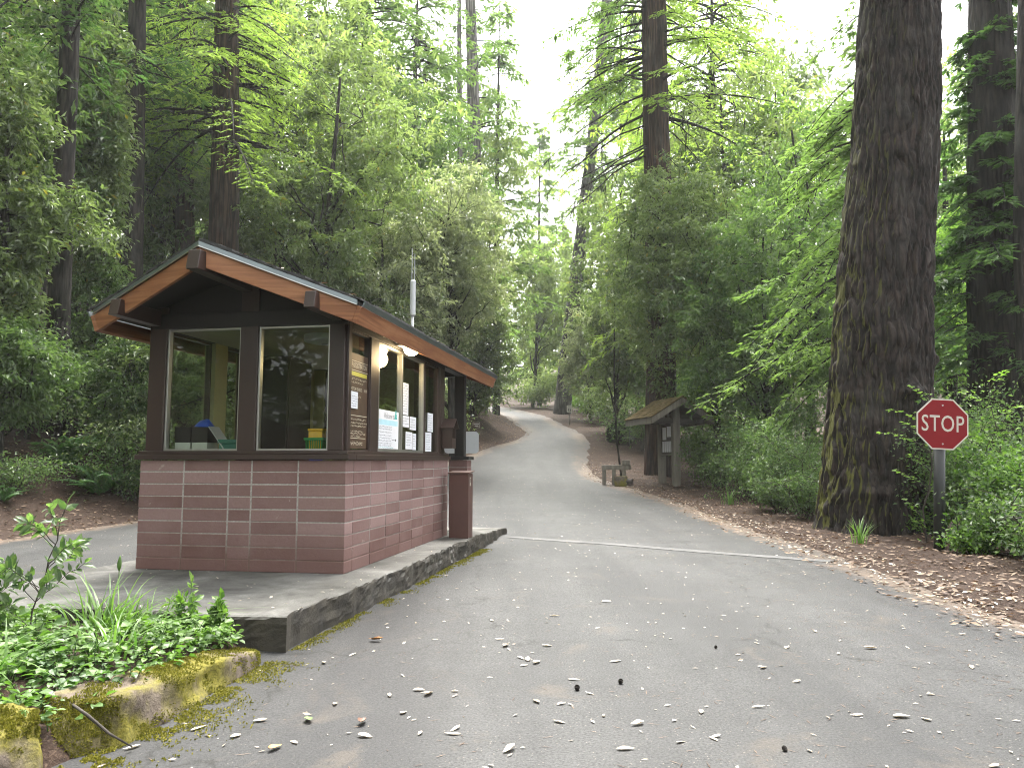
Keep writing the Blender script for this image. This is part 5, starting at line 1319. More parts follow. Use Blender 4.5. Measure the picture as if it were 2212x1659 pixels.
# ------------------------------------------------------------------ grass tufts
def tuft(label, P, n, h, seed, spread=.12, wdt=.010, lean=.5, name='grass_tuft'):
    r_ = np.random.default_rng(seed); Vs, Fs, o_ = [], [], 0
    for i in range(n):
        a_ = r_.uniform(0, 6.283); q = r_.uniform(0, spread); b = np.array([math.cos(a_) * q, math.sin(a_) * q, 0]); l = h * r_.uniform(.5, 1.1); dh = np.array([math.cos(a_ + r_.normal(0, .6)), math.sin(a_ + r_.normal(0, .6)), 0]); k = lean * r_.uniform(.3, 1.4)
        t = np.linspace(0, 1, 7); C = b + dh * (k * l * t ** 1.7)[:, None]; C[:, 2] = l * (t - .38 * k * t ** 2.4); sd = np.array([-dh[1], dh[0], 0])
        w_ = wdt * (1 - t ** 2) + .0008; V = np.stack([C - sd * w_[:, None] * .5, C + sd * w_[:, None] * .5], 1).reshape(-1, 3)
        F = np.array([(2*j, 2*j+1, 2*j+3, 2*j+2) for j in range(6)]) + o_; Vs.append(V); Fs.append(F); o_ += len(V)
    F = np.concatenate(Fs); o = np_mesh(name, np.concatenate(Vs), F, M['grass'], None, np.repeat(r_.uniform(0, .9, n), 6)); o.location = P; return tag(o, label, 'grass tuft')
tuft('tuft of long grass at the foot of the massive trunk', base(1846, 9.9), 22, .42, 1, .10, .014)
tuft('bright grass tuft on the verge right of the kiosk', base(1572, 16.8), 40, .45, 2, .2, .016)
tuft('grass tuft by the right edge of the verge', base(2195, 9.6), 26, .40, 3, .14, .012)

# ------------------------------------------------------------------ planted wedge in front of the island
bed_poly = np.array([(-1.42, 4.34), (-1.50, 3.6), (-1.62, 3.0), (-1.72, 2.75), (-1.98, 2.3), (-2.2, 1.6), (-3.0, 1.4), (-4.1, 2.2), (-4.3, 3.8), (-4.1, 5.1), (-3.6, 5.25), (-2.6, 4.95), (-1.62, 4.72)])
def in_poly(x, y, P):
    c = np.zeros(np.shape(x), bool); j = len(P) - 1
    for i in range(len(P)):
        xi, yi, xj, yj = *P[i], *P[j]; k = ((yi > y) != (yj > y)) & (x < (xj - xi) * (y - yi) / (yj - yi + 1e-12) + xi); c ^= k; j = i
    return c
def dist_poly(x, y, P):
    d = np.full(np.shape(x), 9.0)
    for i in range(len(P)):
        a, b = P[i], P[(i + 1) % len(P)]; ab = b - a; t = np.clip(((x - a[0]) * ab[0] + (y - a[1]) * ab[1]) / (ab @ ab), 0, 1)
        d = np.minimum(d, np.hypot(x - a[0] - ab[0] * t, y - a[1] - ab[1] * t))
    return d
def bedz(x, y):
    d = dist_poly(x, y, bed_poly) * np.where(in_poly(x, y, bed_poly), 1, -1)
    return rz_(y) + np.interp(d, [-.3, -.05, 0, .12, .5, 1.2], [-.08, -.03, .0, .10, .16, .20]) + (fbm(x * 6, y * 6, 0, 50) - .5) * .05
bxs, bys = np.meshgrid(np.arange(-4.5, -1.2, .05), np.arange(1.2, 5.5, .05)); bzv = bedz(bxs, bys)
ii = np.arange(bxs.size).reshape(bxs.shape); F = np.stack([ii[:-1, :-1], ii[:-1, 1:], ii[1:, 1:], ii[1:, :-1]], -1).reshape(-1, 4)
keep = (dist_poly(bxs, bys, bed_poly) * np.where(in_poly(bxs, bys, bed_poly), 1, -1)).ravel() > -.12
F = F[keep[F].all(1)]
o = np_mesh('planting_bed', np.stack([bxs, bys, bzv], -1).reshape(-1, 3), F, M['floor'], smooth=True); tag(o, kind='structure')
def BZ(x, y): return float(bedz(np.array([x]), np.array([y]))[0])

# mossy kerb stones
STONE_TOP = np.array([(-1.86, 3.10), (-1.5, 3.03), (-1.34, 4.35), (-1.50, 4.42), (-1.57, 3.8), (-1.62, 3.5)])
def kerbstone(label, bot, tf, tb, seed, tuftn):
    """bot / tf / tb: foot line, front top edge, back top edge, each a row of (x, y, z)"""
    n = 90; u = np.linspace(0, 1, n)
    def row(P):
        P = np.array(P, float); t = np.linspace(0, 1, len(P)); C = np.stack([np.interp(u, t, P[:, i]) for i in range(3)], -1)
        for _ in range(3): C[1:-1] = (C[:-2] + C[1:-1] * 2 + C[2:]) / 4
        return C
    B, T, K = row(bot), row(tf), row(tb); B[:, 2] += -.05
    rows = [B + (T - B) * a for a in (0, .15, .3, .45, .6, .74, .86, .95)] + [T + (K - T) * a + np.array([0, 0, .012]) for a in (.03, .14, .3, .48, .66, .84, .97)] + [K + np.array([-.03, .04, -.06]), K + np.array([-.05, .06, -.2])]
    V = np.stack(rows, 1); m_ = V.shape[1]
    en = np.clip(np.minimum(np.arange(n), n - 1 - np.arange(n)) / 4.0, 0, 1) ** .5; c_ = V.mean(1, keepdims=True); V = c_ + (V - c_) * (.72 + .28 * en)[:, None, None]
    nz = fbm(V[..., 0] * 8 + seed, V[..., 1] * 8, V[..., 2] * 10, seed, 4) - .5; nl = fbm(V[..., 0] * 3 + seed, V[..., 1] * 3, V[..., 2] * 4, seed + 3, 2) - .5
    st = np.round(fbm(V[..., 0] * 5, V[..., 1] * 5, V[..., 2] * 12, seed + 9, 2) * 5) / 5 - .5
    out_ = np.array([.75, -.55, 0]); V = V + out_ * (nz * .07 + nl * .07 + st * .05)[..., None]; V[..., 2] += (nz * .05 + nl * .04 + st * .02) * (V[..., 2] > .02)
    b0 = np.array([T[n // 2][0], T[n // 2][1], 0.0]); V = V.reshape(-1, 3) - b0; ii = np.arange(n * m_).reshape(n, m_); F = np.stack([ii[:-1, :-1], ii[1:, :-1], ii[1:, 1:], ii[:-1, 1:]], -1).reshape(-1, 4)
    o_ = empty('kerb_stone', b0, 0, label, 'stone'); tri = []
    for e_ in (0, n - 1):
        V = np.concatenate([V, V[ii[e_]].mean(0)[None]]); k = len(V) - 1
        tri += [(ii[e_][j], ii[e_][j + 1], k) if e_ == 0 else (ii[e_][j + 1], ii[e_][j], k) for j in range(m_ - 1)]
    np_mesh('body', V, [F, np.array(tri)], M['stone'], o_, smooth=True)
    r_ = np.random.default_rng(seed); fi = F[r_.integers(0, len(F), tuftn * 4)]; a_, b_ = r_.uniform(0, 1, (2, len(fi), 1))
    Q = (V[fi[:, 0]] * (1 - a_) + V[fi[:, 1]] * a_) * (1 - b_) + (V[fi[:, 3]] * (1 - a_) + V[fi[:, 2]] * a_) * b_
    nr = np.cross(V[fi[:, 1]] - V[fi[:, 0]], V[fi[:, 3]] - V[fi[:, 0]]); nr /= np.linalg.norm(nr, axis=1, keepdims=True) + 1e-9
    nr *= np.where((nr * (Q - V.mean(0))).sum(1, keepdims=True) < 0, -1, 1)
    dens = fbm(Q[:, 0] * 5 + seed, Q[:, 1] * 5, Q[:, 2] * 5, seed + 8, 3) + .05 * nr[:, 2] + .10 * (np.abs(nr[:, 2] - .55) < .3); k = (dens > .52 + .10 * r_.uniform(0, 1, len(Q))) & (Q[:, 2] > .005); Q, nr = Q[k][:tuftn], nr[k][:tuftn]
    d = nr + r_.normal(0, .6, Q.shape); d[:, 2] += .1; d /= np.linalg.norm(d, axis=1, keepdims=True); s_ = np.cross(d, r_.normal(0, 1, d.shape)); s_ /= np.linalg.norm(s_, axis=1, keepdims=True)
    ln = r_.uniform(.005, .013, len(Q)); V2, F2 = quads(Q, d, s_, np.cross(s_, d), ln, ln * .5, 0)
    np_mesh('moss', V2, F2, M['moss'], o_, r_.uniform(0, .93, len(Q))); return o_
kerbstone('long mossy kerb stone running from the concrete corner to the bottom left', [(-1.64, 2.86, 0), (-1.56, 2.98, 0), (-1.51, 3.10, 0), (-1.44, 3.38, 0), (-1.40, 3.8, 0), (-1.345, 4.36, 0)], [(-1.83, 3.10, .155), (-1.66, 3.10, .165), (-1.53, 3.13, .165), (-1.465, 3.42, .15), (-1.43, 3.82, .115), (-1.37, 4.34, .05)], [(-1.86, 3.16, .16), (-1.78, 3.34, .17), (-1.68, 3.5, .165), (-1.63, 3.66, .15), (-1.60, 3.95, .12), (-1.50, 4.42, .06)], 5, 15000)
kerbstone('rounded mossy boulder at the bottom left corner of the frame', [(-2.02, 1.86, 0), (-1.86, 2.24, 0), (-1.74, 2.55, 0), (-1.645, 2.80, 0), (-1.66, 2.86, 0)], [(-2.08, 1.94, .17), (-1.92, 2.32, .18), (-1.80, 2.62, .18), (-1.69, 2.85, .165), (-1.71, 2.88, .16)], [(-2.5, 2.2, .19), (-2.35, 2.55, .2), (-2.1, 2.85, .2), (-1.84, 3.0, .18), (-1.76, 2.96, .17)], 8, 15000)
# fallen twig over the stones
b = MB(); tp = [ground_at(155, 1520, .15), ground_at(190, 1545, .17) , ground_at(235, 1583, .12), ground_at(285, 1612, .02)]; 
b0 = Vector(tp[0]); b.tube([Vector(p) - b0 for p in tp], [.006, .006, .0055, .003], 6); o = b.build('twig', M['twig'], None, smooth=True); o.location = b0; tag(o, 'thin bent twig hanging over the long mossy kerb stone', 'twig')

# leafy ground cover in the wedge
def herbs():
    r_ = np.random.default_rng(70); pl_ = []
    while len(pl_) < 1300:
        x, y = r_.uniform(-4.2, -1.4), r_.uniform(1.8, 5.2); d = float(dist_poly(np.array([x]), np.array([y]), bed_poly)[0])
        if not in_poly(np.array([x]), np.array([y]), bed_poly)[0] or d < .10: continue
        if in_poly(np.array([x]), np.array([y]), STONE_TOP)[0]: continue
        if fbm(x * 1.6, y * 1.6, 0, 71) < .33: continue
        pl_.append((x, y, d))
    Ps, Ds, Ls, St, Sr = [], [], [], [], []
    for x, y, d in pl_:
        h = r_.uniform(.04, .15) * (.75 if y > 4.2 else 1); b = np.array([x, y, BZ(x, y)]); tip = b + np.array([r_.normal(0, .05), r_.normal(0, .05), h]); C = curve(b, tip, .0, r_, 4, .1); St.append(C); Sr.append(np.array([.0025, .002, .0018, .0012]))
        n = r_.integers(9, 18); a_ = r_.uniform(0, 6.283, n); t = r_.uniform(.35, 1, n); p = b + (tip - b) * t[:, None]; q = r_.uniform(.01, .05, n)
        dh = np.stack([np.cos(a_), np.sin(a_), r_.normal(.05, .25, n)], -1); Ps.append(p + dh * q[:, None]); Ds.append(dh); Ls.append(r_.uniform(.020, .05, n) * r_.choice([.8, 1.0, 1.35]))
    P, d, ln = np.concatenate(Ps), np.concatenate(Ds), np.concatenate(Ls); d /= np.linalg.norm(d, axis=1, keepdims=True); up = np.array([0, 0, 1.]) + r_.normal(0, .35, d.shape); s_ = np.cross(d, up); s_ /= np.linalg.norm(s_, axis=1, keepdims=True); m_ = np.cross(s_, d)
    V, F = leaves6(P, d, s_, m_, ln, ln * .78); tv, tf = tubes_np(St, Sr, 4)
    pt_ = np.clip(fbm(P[:, 0] * 3, P[:, 1] * 3, 0, 77) * 1.6 - .4, 0, 1)
    n0 = len(V); V = np.concatenate([V, tv]); F = [np.concatenate([F[0], tf + n0]), F[1]]
    n4 = len(F[0]) - len(tf); lt = np.clip(pt_ * .55 + r_.uniform(0, .45, len(P)), 0, .93); tint = np.concatenate([lt, lt, np.zeros(len(tf)), lt, lt])
    o = np_mesh('ground_cover', V, F, M['leaf_herb'], None, tint); tag(o, 'leafy green ground cover in the wedge before the concrete island', 'ground cover', kind='stuff')
herbs()
for i, (lab, x, y, n, h, sp, ln_) in enumerate((('arching grass clump in the middle of the green wedge', -2.28, 4.40, 90, .40, .20, .9), ('grass clump leaning over the long mossy kerb stone', -1.93, 3.85, 50, .32, .12, 1.2), ('long-bladed grass at the bottom left of the wedge', -2.2, 3.25, 50, .34, .16, 1.2), ('grass blades beside the tall flower bud', -2.15, 4.62, 26, .30, .12, .8))):
    tuft(lab, (x, y, BZ(x, y)), n, h, 30 + i, sp, .011, ln_)
# woody sapling and low seedlings
def seedling(name, label, P, h, branches, ls, seed, leaf='leaf_shrub', stem='twig', lean=(0, 0), pairs=5, asp=.5):
    r_ = np.random.default_rng(seed); o_ = empty(name, P, 0, label, 'seedling'); tp, tr, Ps, Ds = [], [], [], []
    S = curve((0, 0, -.05), (lean[0], lean[1], h), .0, r_, 9, .05); tp.append(S); tr.append(np.linspace(.007 * max(.4, h), .0022, 9)); rows = [(S, .45)]
    for k in range(branches):
        f = r_.uniform(.12, .8); a = np.array([np.interp(f * 8, np.arange(9), S[:, i]) for i in range(3)]); an = r_.uniform(0, 6.283); l = h * r_.uniform(.3, .55) * (1.1 - f * .5)
        B = curve(a, a + np.array([math.cos(an) * l * .8, math.sin(an) * l * .8, l * r_.uniform(.35, .8)]), .06, r_, 7, .06); tp.append(B); tr.append(np.linspace(.0035 * max(.5, h), .0015, 7)); rows.append((B, .25))
    for B, u0 in rows:
        m = pairs
        for j in range(m):
            t = u0 + (1 - u0) * (j + .6) / m; p = np.array([np.interp(t * (len(B) - 1), np.arange(len(B)), B[:, i]) for i in range(3)]); dd = B[-1] - B[-2]; dd /= np.linalg.norm(dd)
            an = r_.uniform(0, 6.283); sd = np.cross(dd, [math.cos(an), math.sin(an), .2]); sd /= np.linalg.norm(sd)
            for s__ in (-1, 1):
                Ps.append(p); Ds.append(dd * .5 + sd * s__ * .8 + np.array([0, 0, r_.normal(0, .15)]))
        Ps.append(B[-1]); Ds.append(dd)
    P_, d = np.array(Ps), np.array(Ds); d /= np.linalg.norm(d, axis=1, keepdims=True); up = np.array([0, 0, 1.]) + r_.normal(0, .4, d.shape); s_ = np.cross(d, up); s_ /= np.linalg.norm(s_, axis=1, keepdims=True); m_ = np.cross(s_, d)
    ln = ls * r_.uniform(.65, 1.2, len(d)); V, F = leaves6(P_, d, s_, m_, ln, ln * asp); tv, tf = tubes_np(tp, tr, 5); np_mesh('stems', tv, tf, M[stem], o_, smooth=True); np_mesh('leaves', V, F, M[leaf], o_, r_.uniform(0, .93, sum(len(f) for f in F))); return o_
seedling('oak_seedling', 'tall dark-leaved oak seedling at the left edge of the green wedge', (-2.50, 4.05, BZ(-2.50, 4.05)), .68, 14, .066, 1, lean=(.16, .05), pairs=6)
seedling('oak_seedling', 'bushy oak seedling cut by the left edge of the frame', (-2.68, 3.95, BZ(-2.68, 3.95)), .46, 16, .065, 2, lean=(-.02, 0), pairs=6)
seedling('leafy_seedling', 'pale-leaved seedling on a thin stem before the concrete edge', (-1.90, 4.66, BZ(-1.90, 4.66)), .30, 4, .055, 3, 'leaf_bright', 'green_stem', pairs=3, asp=.4)
seedling('ivy_plant', 'broad-leaved green plant spilling by the concrete corner', (-1.68, 4.55, BZ(-1.68, 4.55)), .20, 12, .06, 4, 'leaf_herb', 'green_stem', pairs=4, asp=.62)
seedling('ivy_plant', 'low leafy plant left of the concrete corner plant', (-1.86, 4.50, BZ(-1.86, 4.50)), .20, 12, .055, 5, 'leaf_herb', 'green_stem', pairs=4, asp=.62)
bud = empty('flower_bud', (-2.36, 4.72, BZ(-2.36, 4.72)), 0, 'single closed flower bud on a straight stalk above the wedge', 'flower')
b = MB(); b.tube([(0, 0, 0), (.005, 0, .18), (0, 0, .33)], [.004, .0035, .003], 6); b.build('stalk', M['green_stem'], bud, smooth=True)
b = MB(); b.tube([(0, 0, .325), (0, 0, .345), (0, 0, .37), (.002, 0, .40), (.003, 0, .415)], [.004, .012, .013, .007, .002], 8); b.build('bud', M['grass'], bud, smooth=True)

# ------------------------------------------------------------------ moss strip along the island kerb and stones
def strip(name, label, pts, w_, n, seed):
    r_ = np.random.default_rng(seed); P = np.array(pts, float); t = np.linspace(0, 1, len(P)); u = r_.uniform(0, 1, n); x = np.interp(u, t, P[:, 0]); y = np.interp(u, t, P[:, 1])
    tx, ty = np.interp(u, t, np.gradient(P[:, 0])), np.interp(u, t, np.gradient(P[:, 1])); l = np.hypot(tx, ty); o_ = np.abs(r_.normal(0, 1, n)) * w_ * (.35 + 1.3 * fbm(x * 5, y * 5, 0, seed))
    x, y = x + ty / l * o_, y - tx / l * o_; k = fbm(x * 9, y * 9, 0, seed + 1) > .43; x, y = x[k], y[k]
    Q = np.stack([x, y, roadz(x, y) + .0005], -1); d = r_.normal(0, 1, Q.shape); d[:, 2] = np.abs(d[:, 2]) * .9 + .1; d /= np.linalg.norm(d, axis=1, keepdims=True); s_ = np.cross(d, r_.normal(0, 1, d.shape)); s_ /= np.linalg.norm(s_, axis=1, keepdims=True)
    ln = r_.uniform(.006, .016, len(Q)); V, F = quads(Q, d, s_, np.cross(s_, d), ln, ln * .6, 0); o = np_mesh(name, V, F, M['moss'], None, r_.uniform(0, .93, len(Q))); tag(o, label, 'moss', kind='stuff')
e_ = [bw(.315, -1.62, 0), bw(.34, 1.0, 0), bw(.35, 2.9, 0), bw(.345, 3.6, 0)]
strip('moss_fringe', 'thin yellow-green moss along the foot of the concrete kerb', [p[:2] for p in e_], .05, 12000, 1)
strip('moss_patch', 'yellow-green moss spreading over the asphalt below the kerb stones', [(-1.70, 2.3), (-1.63, 2.86), (-1.52, 3.1), (-1.44, 3.4), (-1.40, 3.8), (-1.34, 4.35)],   .10, 9000, 2)

# ------------------------------------------------------------------ fallen leaves
def litter(name, label, X, Y_, zf, size, mat, seed, lift=.004, curl=.3, kind='stuff'):
    r_ = np.random.default_rng(seed); n = len(X); a_ = r_.uniform(0, 6.283, n); d = np.stack([np.cos(a_), np.sin(a_), r_.normal(0, curl * .5, n)], -1); d /= np.linalg.norm(d, axis=1, keepdims=True)
    up = np.array([0, 0, 1.]) + r_.normal(0, curl, (n, 3)); s_ = np.cross(d, up); s_ /= np.linalg.norm(s_, axis=1, keepdims=True); m_ = np.cross(s_, d)
    ln = size * r_.uniform(.45, 1.2, n); Z = zf(X, Y_) + lift + ln * .10
    V, F = quads(np.stack([X, Y_, Z], -1) - d * ln[:, None] * .5, d, s_, m_, ln, ln * r_.uniform(.25, .5, n), -.06)
    o = np_mesh(name, V, F, M[mat], None, np.clip(r_.beta(1.6, 1.6, n), 0, .93)); return tag(o, label, 'leaf litter', kind=kind)
r_ = np.random.default_rng(90)
def band(n, y0, y1, side, w0, w1, pw=1.0):
    y = y0 + (y1 - y0) * r_.uniform(0, 1, n) ** pw; t = r_.uniform(0, 1, n); e_ = XR(y) if side > 0 else XL(y); return e_ + side * (w0 + (w1 - w0) * t), y
x1, y1 = band(9000, 3.5, 30, 1, -.15, 2.6, 1.5); x2, y2 = band(1200, 3.5, 26, 1, -.5, .1, 1.3); x3, y3 = band(2500, 28, 62, 1, -.2, 3.5)
litter('leaf_litter', 'brown and cream leaf litter along the right verge', np.concatenate([x1, x2, x3]), np.concatenate([y1, y2, y3]), lambda a, b: np.maximum(hz(a, b), roadz(a, b)), .075, 'dry_leaf', 1)
x1, y1 = band(7000, 8, 30, -1, -.3, 3.2, 1.2); x2, y2 = band(9000, 30, 58, -1, -.3, 4.0)
xp, yp = band(1300, 3.5, 30, 1, -.3, .35, 1.4); litter('pale_leaf_drift', 'drift of cream dry leaves along the right asphalt edge', xp, yp, lambda a, b: np.maximum(hz(a, b), roadz(a, b)), .06, 'pale_leaf', 6)
litter('bank_litter', 'dry leaf litter covering the left bank', np.concatenate([x1, x2]), np.concatenate([y1, y2]), lambda a, b: np.maximum(hz(a, b), roadz(a, b)), .085, 'dry_leaf', 2)
n = 3000; y1 = 2.2 + 24 * r_.uniform(0, 1, n) ** 1.6; x1 = XL(y1) + (XR(y1) - XL(y1)) * r_.uniform(0, 1, n)
ok = ~in_poly(x1, y1, np.array([bw(.4, -1.75, 0)[:2], bw(.42, 3.6, 0)[:2], bw(.36, 5.6, 0)[:2], bw(-2.3, 5.6, 0)[:2], bw(-2.3, -1.7, 0)[:2]])) & ~(in_poly(x1, y1, bed_poly) | (dist_poly(x1, y1, bed_poly) < .12))
x1, y1 = x1[ok], y1[ok]
litter('leaf_fragments', 'tiny pale leaf fragments strewn over the asphalt', x1, y1, roadz, .032, 'pale_leaf', 3, .001, .25)
n = 5200; yn = 2.0 + 16 * r_.uniform(0, 1, n) ** 1.5; xn = XL(yn) + (XR(yn) - XL(yn)) * np.where(r_.uniform(0, 1, n) > .45, 1 - np.abs(r_.normal(0, .10, n)), r_.uniform(0, 1, n)); xn = np.minimum(xn, XR(yn) + .1)
ok = ~in_poly(xn, yn, np.array([bw(.4, -1.75, 0)[:2], bw(.42, 3.6, 0)[:2], bw(.36, 5.6, 0)[:2], bw(-2.3, 5.6, 0)[:2], bw(-2.3, -1.7, 0)[:2]])) & ~(in_poly(xn, yn, bed_poly) | (dist_poly(xn, yn, bed_poly) < .12)); xn, yn = xn[ok], yn[ok]
def needles(X, Y_):
    a_ = r_.uniform(0, 6.283, len(X)); d = np.stack([np.cos(a_), np.sin(a_), 0 * a_], -1); s_ = np.stack([-d[:, 1], d[:, 0], 0 * a_], -1); ln = r_.uniform(.02, .07, len(X))
    V, F = quads(np.stack([X, Y_, roadz(X, Y_) + .002], -1), d, s_, np.tile([0, 0, 1.], (len(X), 1)), ln, np.full(len(X), .0045), -.05); o = np_mesh('needle_litter', V, F, M['dry_leaf'], None, r_.uniform(0, .6, len(X))); tag(o, 'brown conifer needles and twig bits dropped over the asphalt', 'needle litter', kind='stuff')
needles(xn, yn)
n = 500; xx = r_.uniform(-2.2, .3, n); yy = r_.uniform(-1.6, 5.4, n); k = ((xx > .02) | (yy < -.03) | (yy > 3.3)); xx, yy = xx[k][:150], yy[k][:150]
Pb = np.array([bw(a, c, 0) for a, c in zip(xx, yy)])
litter('island_leaf_fragments', 'few pale leaf fragments lying on the concrete island', Pb[:, 0], Pb[:, 1], lambda a, b: np.full(len(a), .206), .035, 'pale_leaf', 4, .001, .2)

n = 420; xs = r_.uniform(-2.0, .2, n); ys = r_.uniform(-.6, 4.9, n); k = ys > np.array([front_y(x) for x in xs]) + .05; xs, ys = xs[k], ys[k]
Pr = np.array([bw(a, c, RZ0 - SLOPE * abs(a - XC) + .012) for a, c in zip(xs, ys)]); zz_ = Pr[:, 2]
litter('roof_litter', 'dry leaves and needles lying on the booth roof', Pr[:, 0], Pr[:, 1], lambda a, b: zz_, .06, 'dry_leaf', 5, .002, .2)
def one_leaf(seed, ln, asp, curl):
    """single fallen leaf with a pointed, cupped blade and a stalk"""
    r_ = np.random.default_rng(seed); n, m = 9, 5; u = np.linspace(0, 1, n); w_ = asp * ln * np.sin(np.pi * u ** .85) ** .8 * .5
    V = []
    for i in range(n):
        for j in range(m):
            s__ = -1 + 2 * j / (m - 1); V.append((u[i] * ln - ln / 2, s__ * w_[i] + .05 * ln * math.sin(u[i] * 3), .004 + curl * ln * (.25 * (u[i] - .5) ** 2 + .35 * (s__ * w_[i] / (asp * ln * .5)) ** 2 * .3) + r_.normal(0, .0006)))
    F = [(i*m + j, i*m + j + 1, (i+1)*m + j + 1, (i+1)*m + j) for i in range(n - 1) for j in range(m - 1)]
    return np.array(V), np.array(F)
LM = []
for i in range(6):
    V, F = one_leaf(i, .075, (.34, .42, .30, .5, .38, .28)[i], (.5, 1.2, .3, .9, 1.6, .7)[i]); LM.append(mesh_of('fallen_leaf', V, F, M['pale_leaf'], np.full(len(F), .2 + .13 * i), True))
spots = [(1124, 1422), (1132, 1438), (1142, 1425), (1160, 1432), (985, 1495), (903, 1492), (926, 1500), (983, 1505), (908, 1586), (978, 1586), (1210, 1560), (1213, 1522), (1155, 1518), (1376, 1565), (1472, 1605), (1720, 1475), (1515, 1540), (1545, 1592), (1812, 1413), (1632, 1391), (1648, 1445), (1950, 1550), (1998, 1555), (2147, 1655), (1848, 1546), (2098, 1440), (1540, 1598), (980, 1575), (845, 1502), (285, 1613), (633, 1603), (430, 1572), (505, 1588), (700, 1430), (760, 1412), (1090, 1395), (1060, 1340), (1450, 1380), (1275, 1500), (1240, 1470), (1330, 1430), (560, 1555), (790, 1592), (1080, 1380), (1200, 1330), (1310, 1300), (1400, 1345), (1560, 1330), (1700, 1400), (1760, 1365), (1880, 1400), (2010, 1500), (2080, 1370), (1640, 1530), (1350, 1620), (1100, 1620), (870, 1540), (720, 1520), (1180, 1395), (940, 1380)]
lr = random.Random(5)
for i, (px, py) in enumerate(spots):
    p = ground_at(px + lr.uniform(-3, 3), py, .01); me = LM[lr.randrange(6)]; o = bpy.data.objects.new('fallen_leaf', me); COL.objects.link(o); p[2] = float(roadz(p[0], p[1])) + .001
    o.location = p; o.rotation_euler = (lr.uniform(-.15, .15), lr.uniform(-.15, .15), lr.uniform(0, 6.28)); s = lr.uniform(.5, 1.1); o.scale = (s, s, s)
    tag(o, 'pale dry leaf lying loose on the grey asphalt', 'leaf', 'pale dry leaves on the foreground asphalt')
for lab, px, py, col, s, k in (('curled orange-brown leaf on the asphalt near the concrete kerb', 812, 1383, (.38, .17, .05), 1.35, 4), ('single green leaf on the asphalt at the bottom left', 667, 1556, (.10, .16, .05), 1.1, 0), ('curled dark brown leaf at the bottom left of the asphalt', 783, 1563, (.13, .065, .04), 1.1, 4), ('small orange leaf at the bottom edge of the asphalt', 594, 1617, (.45, .22, .06), 1.0, 3), ('orange leaf on the soil behind the long mossy kerb stone', 236, 1478, (.32, .10, .03), 1.3, 1), ('brown leaf on the soil by the concrete corner', 512, 1408, (.28, .13, .06), 1.2, 3)):
    zz = .01 if 'asphalt' in lab else .15; p = ground_at(px, py, zz); V, F = one_leaf(60 + k, .07, .45, 1.6 if 'curled' in lab else .8); m_ = plain('leaf_' + col.__repr__()[1:4], col, .6, var=.25, vscale=30, bump=.2)
    o = np_mesh('fallen_leaf', V * s, F, m_, None, smooth=True); p[2] = (float(roadz(p[0], p[1])) if zz < .1 else BZ(p[0], p[1])) + .006; o.location = p; o.rotation_euler = (.1, .1, px * .7); tag(o, lab, 'leaf')
for lab, px, py, s in (('small dark conifer cone left of its twin on the asphalt', 1249, 1486, .72), ('small dark conifer cone right of its twin on the asphalt', 1338, 1472, .68), ('tiny dark cone farther up the asphalt', 1545, 1397, .5), ('dark seed cone at the lower right of the asphalt', 1700, 1617, .55)):
    p = ground_at(px, py, .02); b = MB(); r_ = random.Random(px)
    for k in range(7):
        for q in range(8):
            a_ = q * .785 + k * .39; z = .003 + k * .0042; rr2 = .0145 * math.sin(.5 + 2.3 * k / 7); c_ = Vector((math.cos(a_) * rr2, math.sin(a_) * rr2, z)); t_ = Vector((-math.sin(a_), math.cos(a_), 0)); 
            b.add([c_ - t_ * .006, c_ + t_ * .006, c_ * 1.25 + t_ * .005 + Vector((0, 0, .004)), c_ * 1.25 - t_ * .005 + Vector((0, 0, .004))], [(0, 1, 2, 3)])
    b.tube([(0, 0, .001), (0, 0, .01), (0, 0, .024), (0, 0, .031)], [.006, .0125, .012, .004], 10)
    o = b.build('conifer_cone', M['dark_wood'], None); o.location = (p[0], p[1], float(roadz(p[0], p[1])) + .001); o.rotation_euler = (.5, .6, px); o.scale = (s, s, s); tag(o, lab, 'cone')

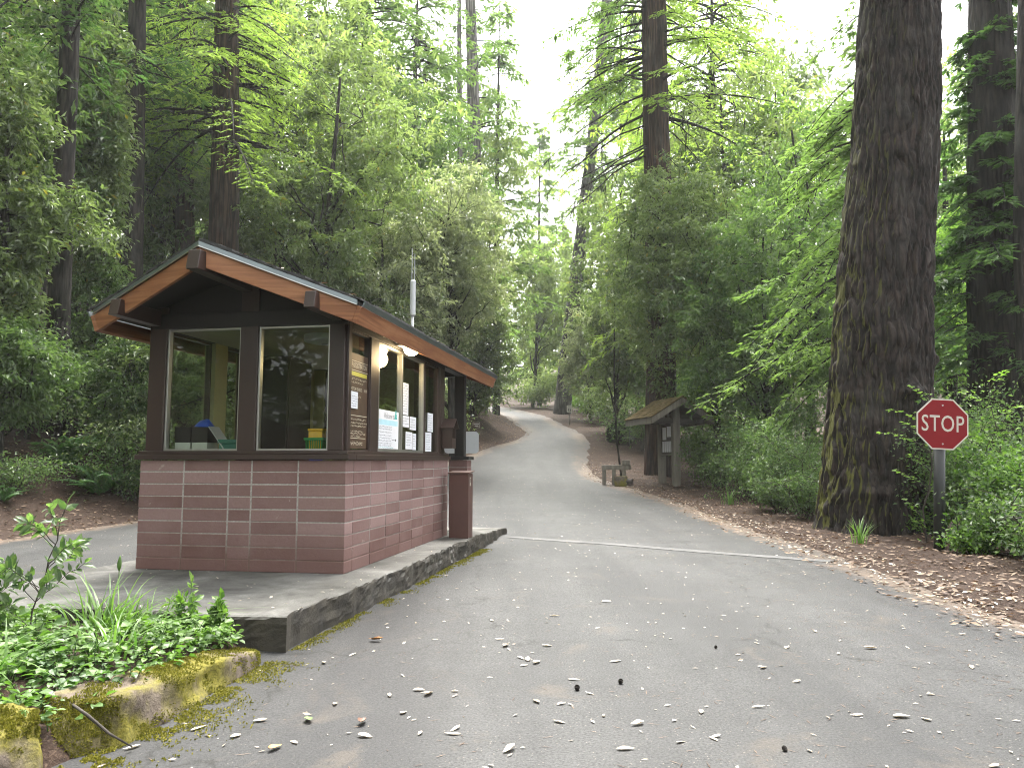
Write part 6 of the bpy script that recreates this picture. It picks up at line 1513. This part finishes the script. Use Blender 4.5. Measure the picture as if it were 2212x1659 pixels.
# ------------------------------------------------------------------ light
w = bpy.data.worlds.new('World'); SC.world = w; w.use_nodes = True
nt = w.node_tree; nt.nodes.clear()
SUN_EL, SUN_AZ = R(65), R(6)      # azimuth from +Y towards +X
sky = nt.nodes.new('ShaderNodeTexSky'); sky.sky_type = 'NISHITA'; sky.sun_disc = False; sky.sun_elevation = SUN_EL; sky.sun_rotation = SUN_AZ
sky.air_density = 1.0; sky.dust_density = 4.0; sky.ozone_density = 1.0
bw_n = nt.nodes.new('ShaderNodeHueSaturation'); bw_n.inputs['Saturation'].default_value = .14; bw_n.inputs['Value'].default_value = 1.0
bg = nt.nodes.new('ShaderNodeBackground'); bg.inputs['Strength'].default_value = .15
ow = nt.nodes.new('ShaderNodeOutputWorld')
nt.links.new(sky.outputs[0], bw_n.inputs['Color']); nt.links.new(bw_n.outputs[0], bg.inputs['Color']); nt.links.new(bg.outputs[0], ow.inputs['Surface'])
sl_ = bpy.data.lights.new('sun', 'SUN'); sl_.energy = 2.0; sl_.angle = R(35); sl_.color = (1, .96, .88)
so = bpy.data.objects.new('sun', sl_); COL.objects.link(so)
dv = Vector((math.sin(SUN_AZ) * math.cos(SUN_EL), math.cos(SUN_AZ) * math.cos(SUN_EL), math.sin(SUN_EL)))
so.rotation_euler = dv.to_track_quat('Z', 'Y').to_euler()
SC.view_settings.view_transform = 'Standard'; SC.view_settings.look = 'None'; SC.view_settings.gamma = 1
SC.view_settings.exposure = 2.6
SC.cycles.max_bounces = 8; SC.cycles.diffuse_bounces = 6; SC.cycles.glossy_bounces = 3; SC.cycles.transmission_bounces = 4; SC.cycles.transparent_max_bounces = 12
SC.cycles.use_denoising = True; SC.cycles.pixel_filter_type = 'BLACKMAN_HARRIS'; SC.cycles.filter_width = 1.05
SC.cycles.caustics_reflective = False; SC.cycles.caustics_refractive = False
SC.render.use_persistent_data = False

# air between the trees
hm, nt, out = nodes('haze_air')
pv = nt.nodes.new('ShaderNodeVolumePrincipled'); pv.inputs['Color'].default_value = (.93, .97, .95, 1); pv.inputs['Density'].default_value = .0005; pv.inputs['Anisotropy'].default_value = .2
nt.links.new(pv.outputs[0], out.inputs['Volume'])
hb_ = MB(); hb_.box((-166, -75, -4), (166, 270, 62)); ho = hb_.build('haze', hm); tag(ho, kind='stuff'); tag(ho, 'thin pale air between the trees', 'haze')
SC.cycles.volume_bounces = 1; SC.cycles.volume_max_steps = 64
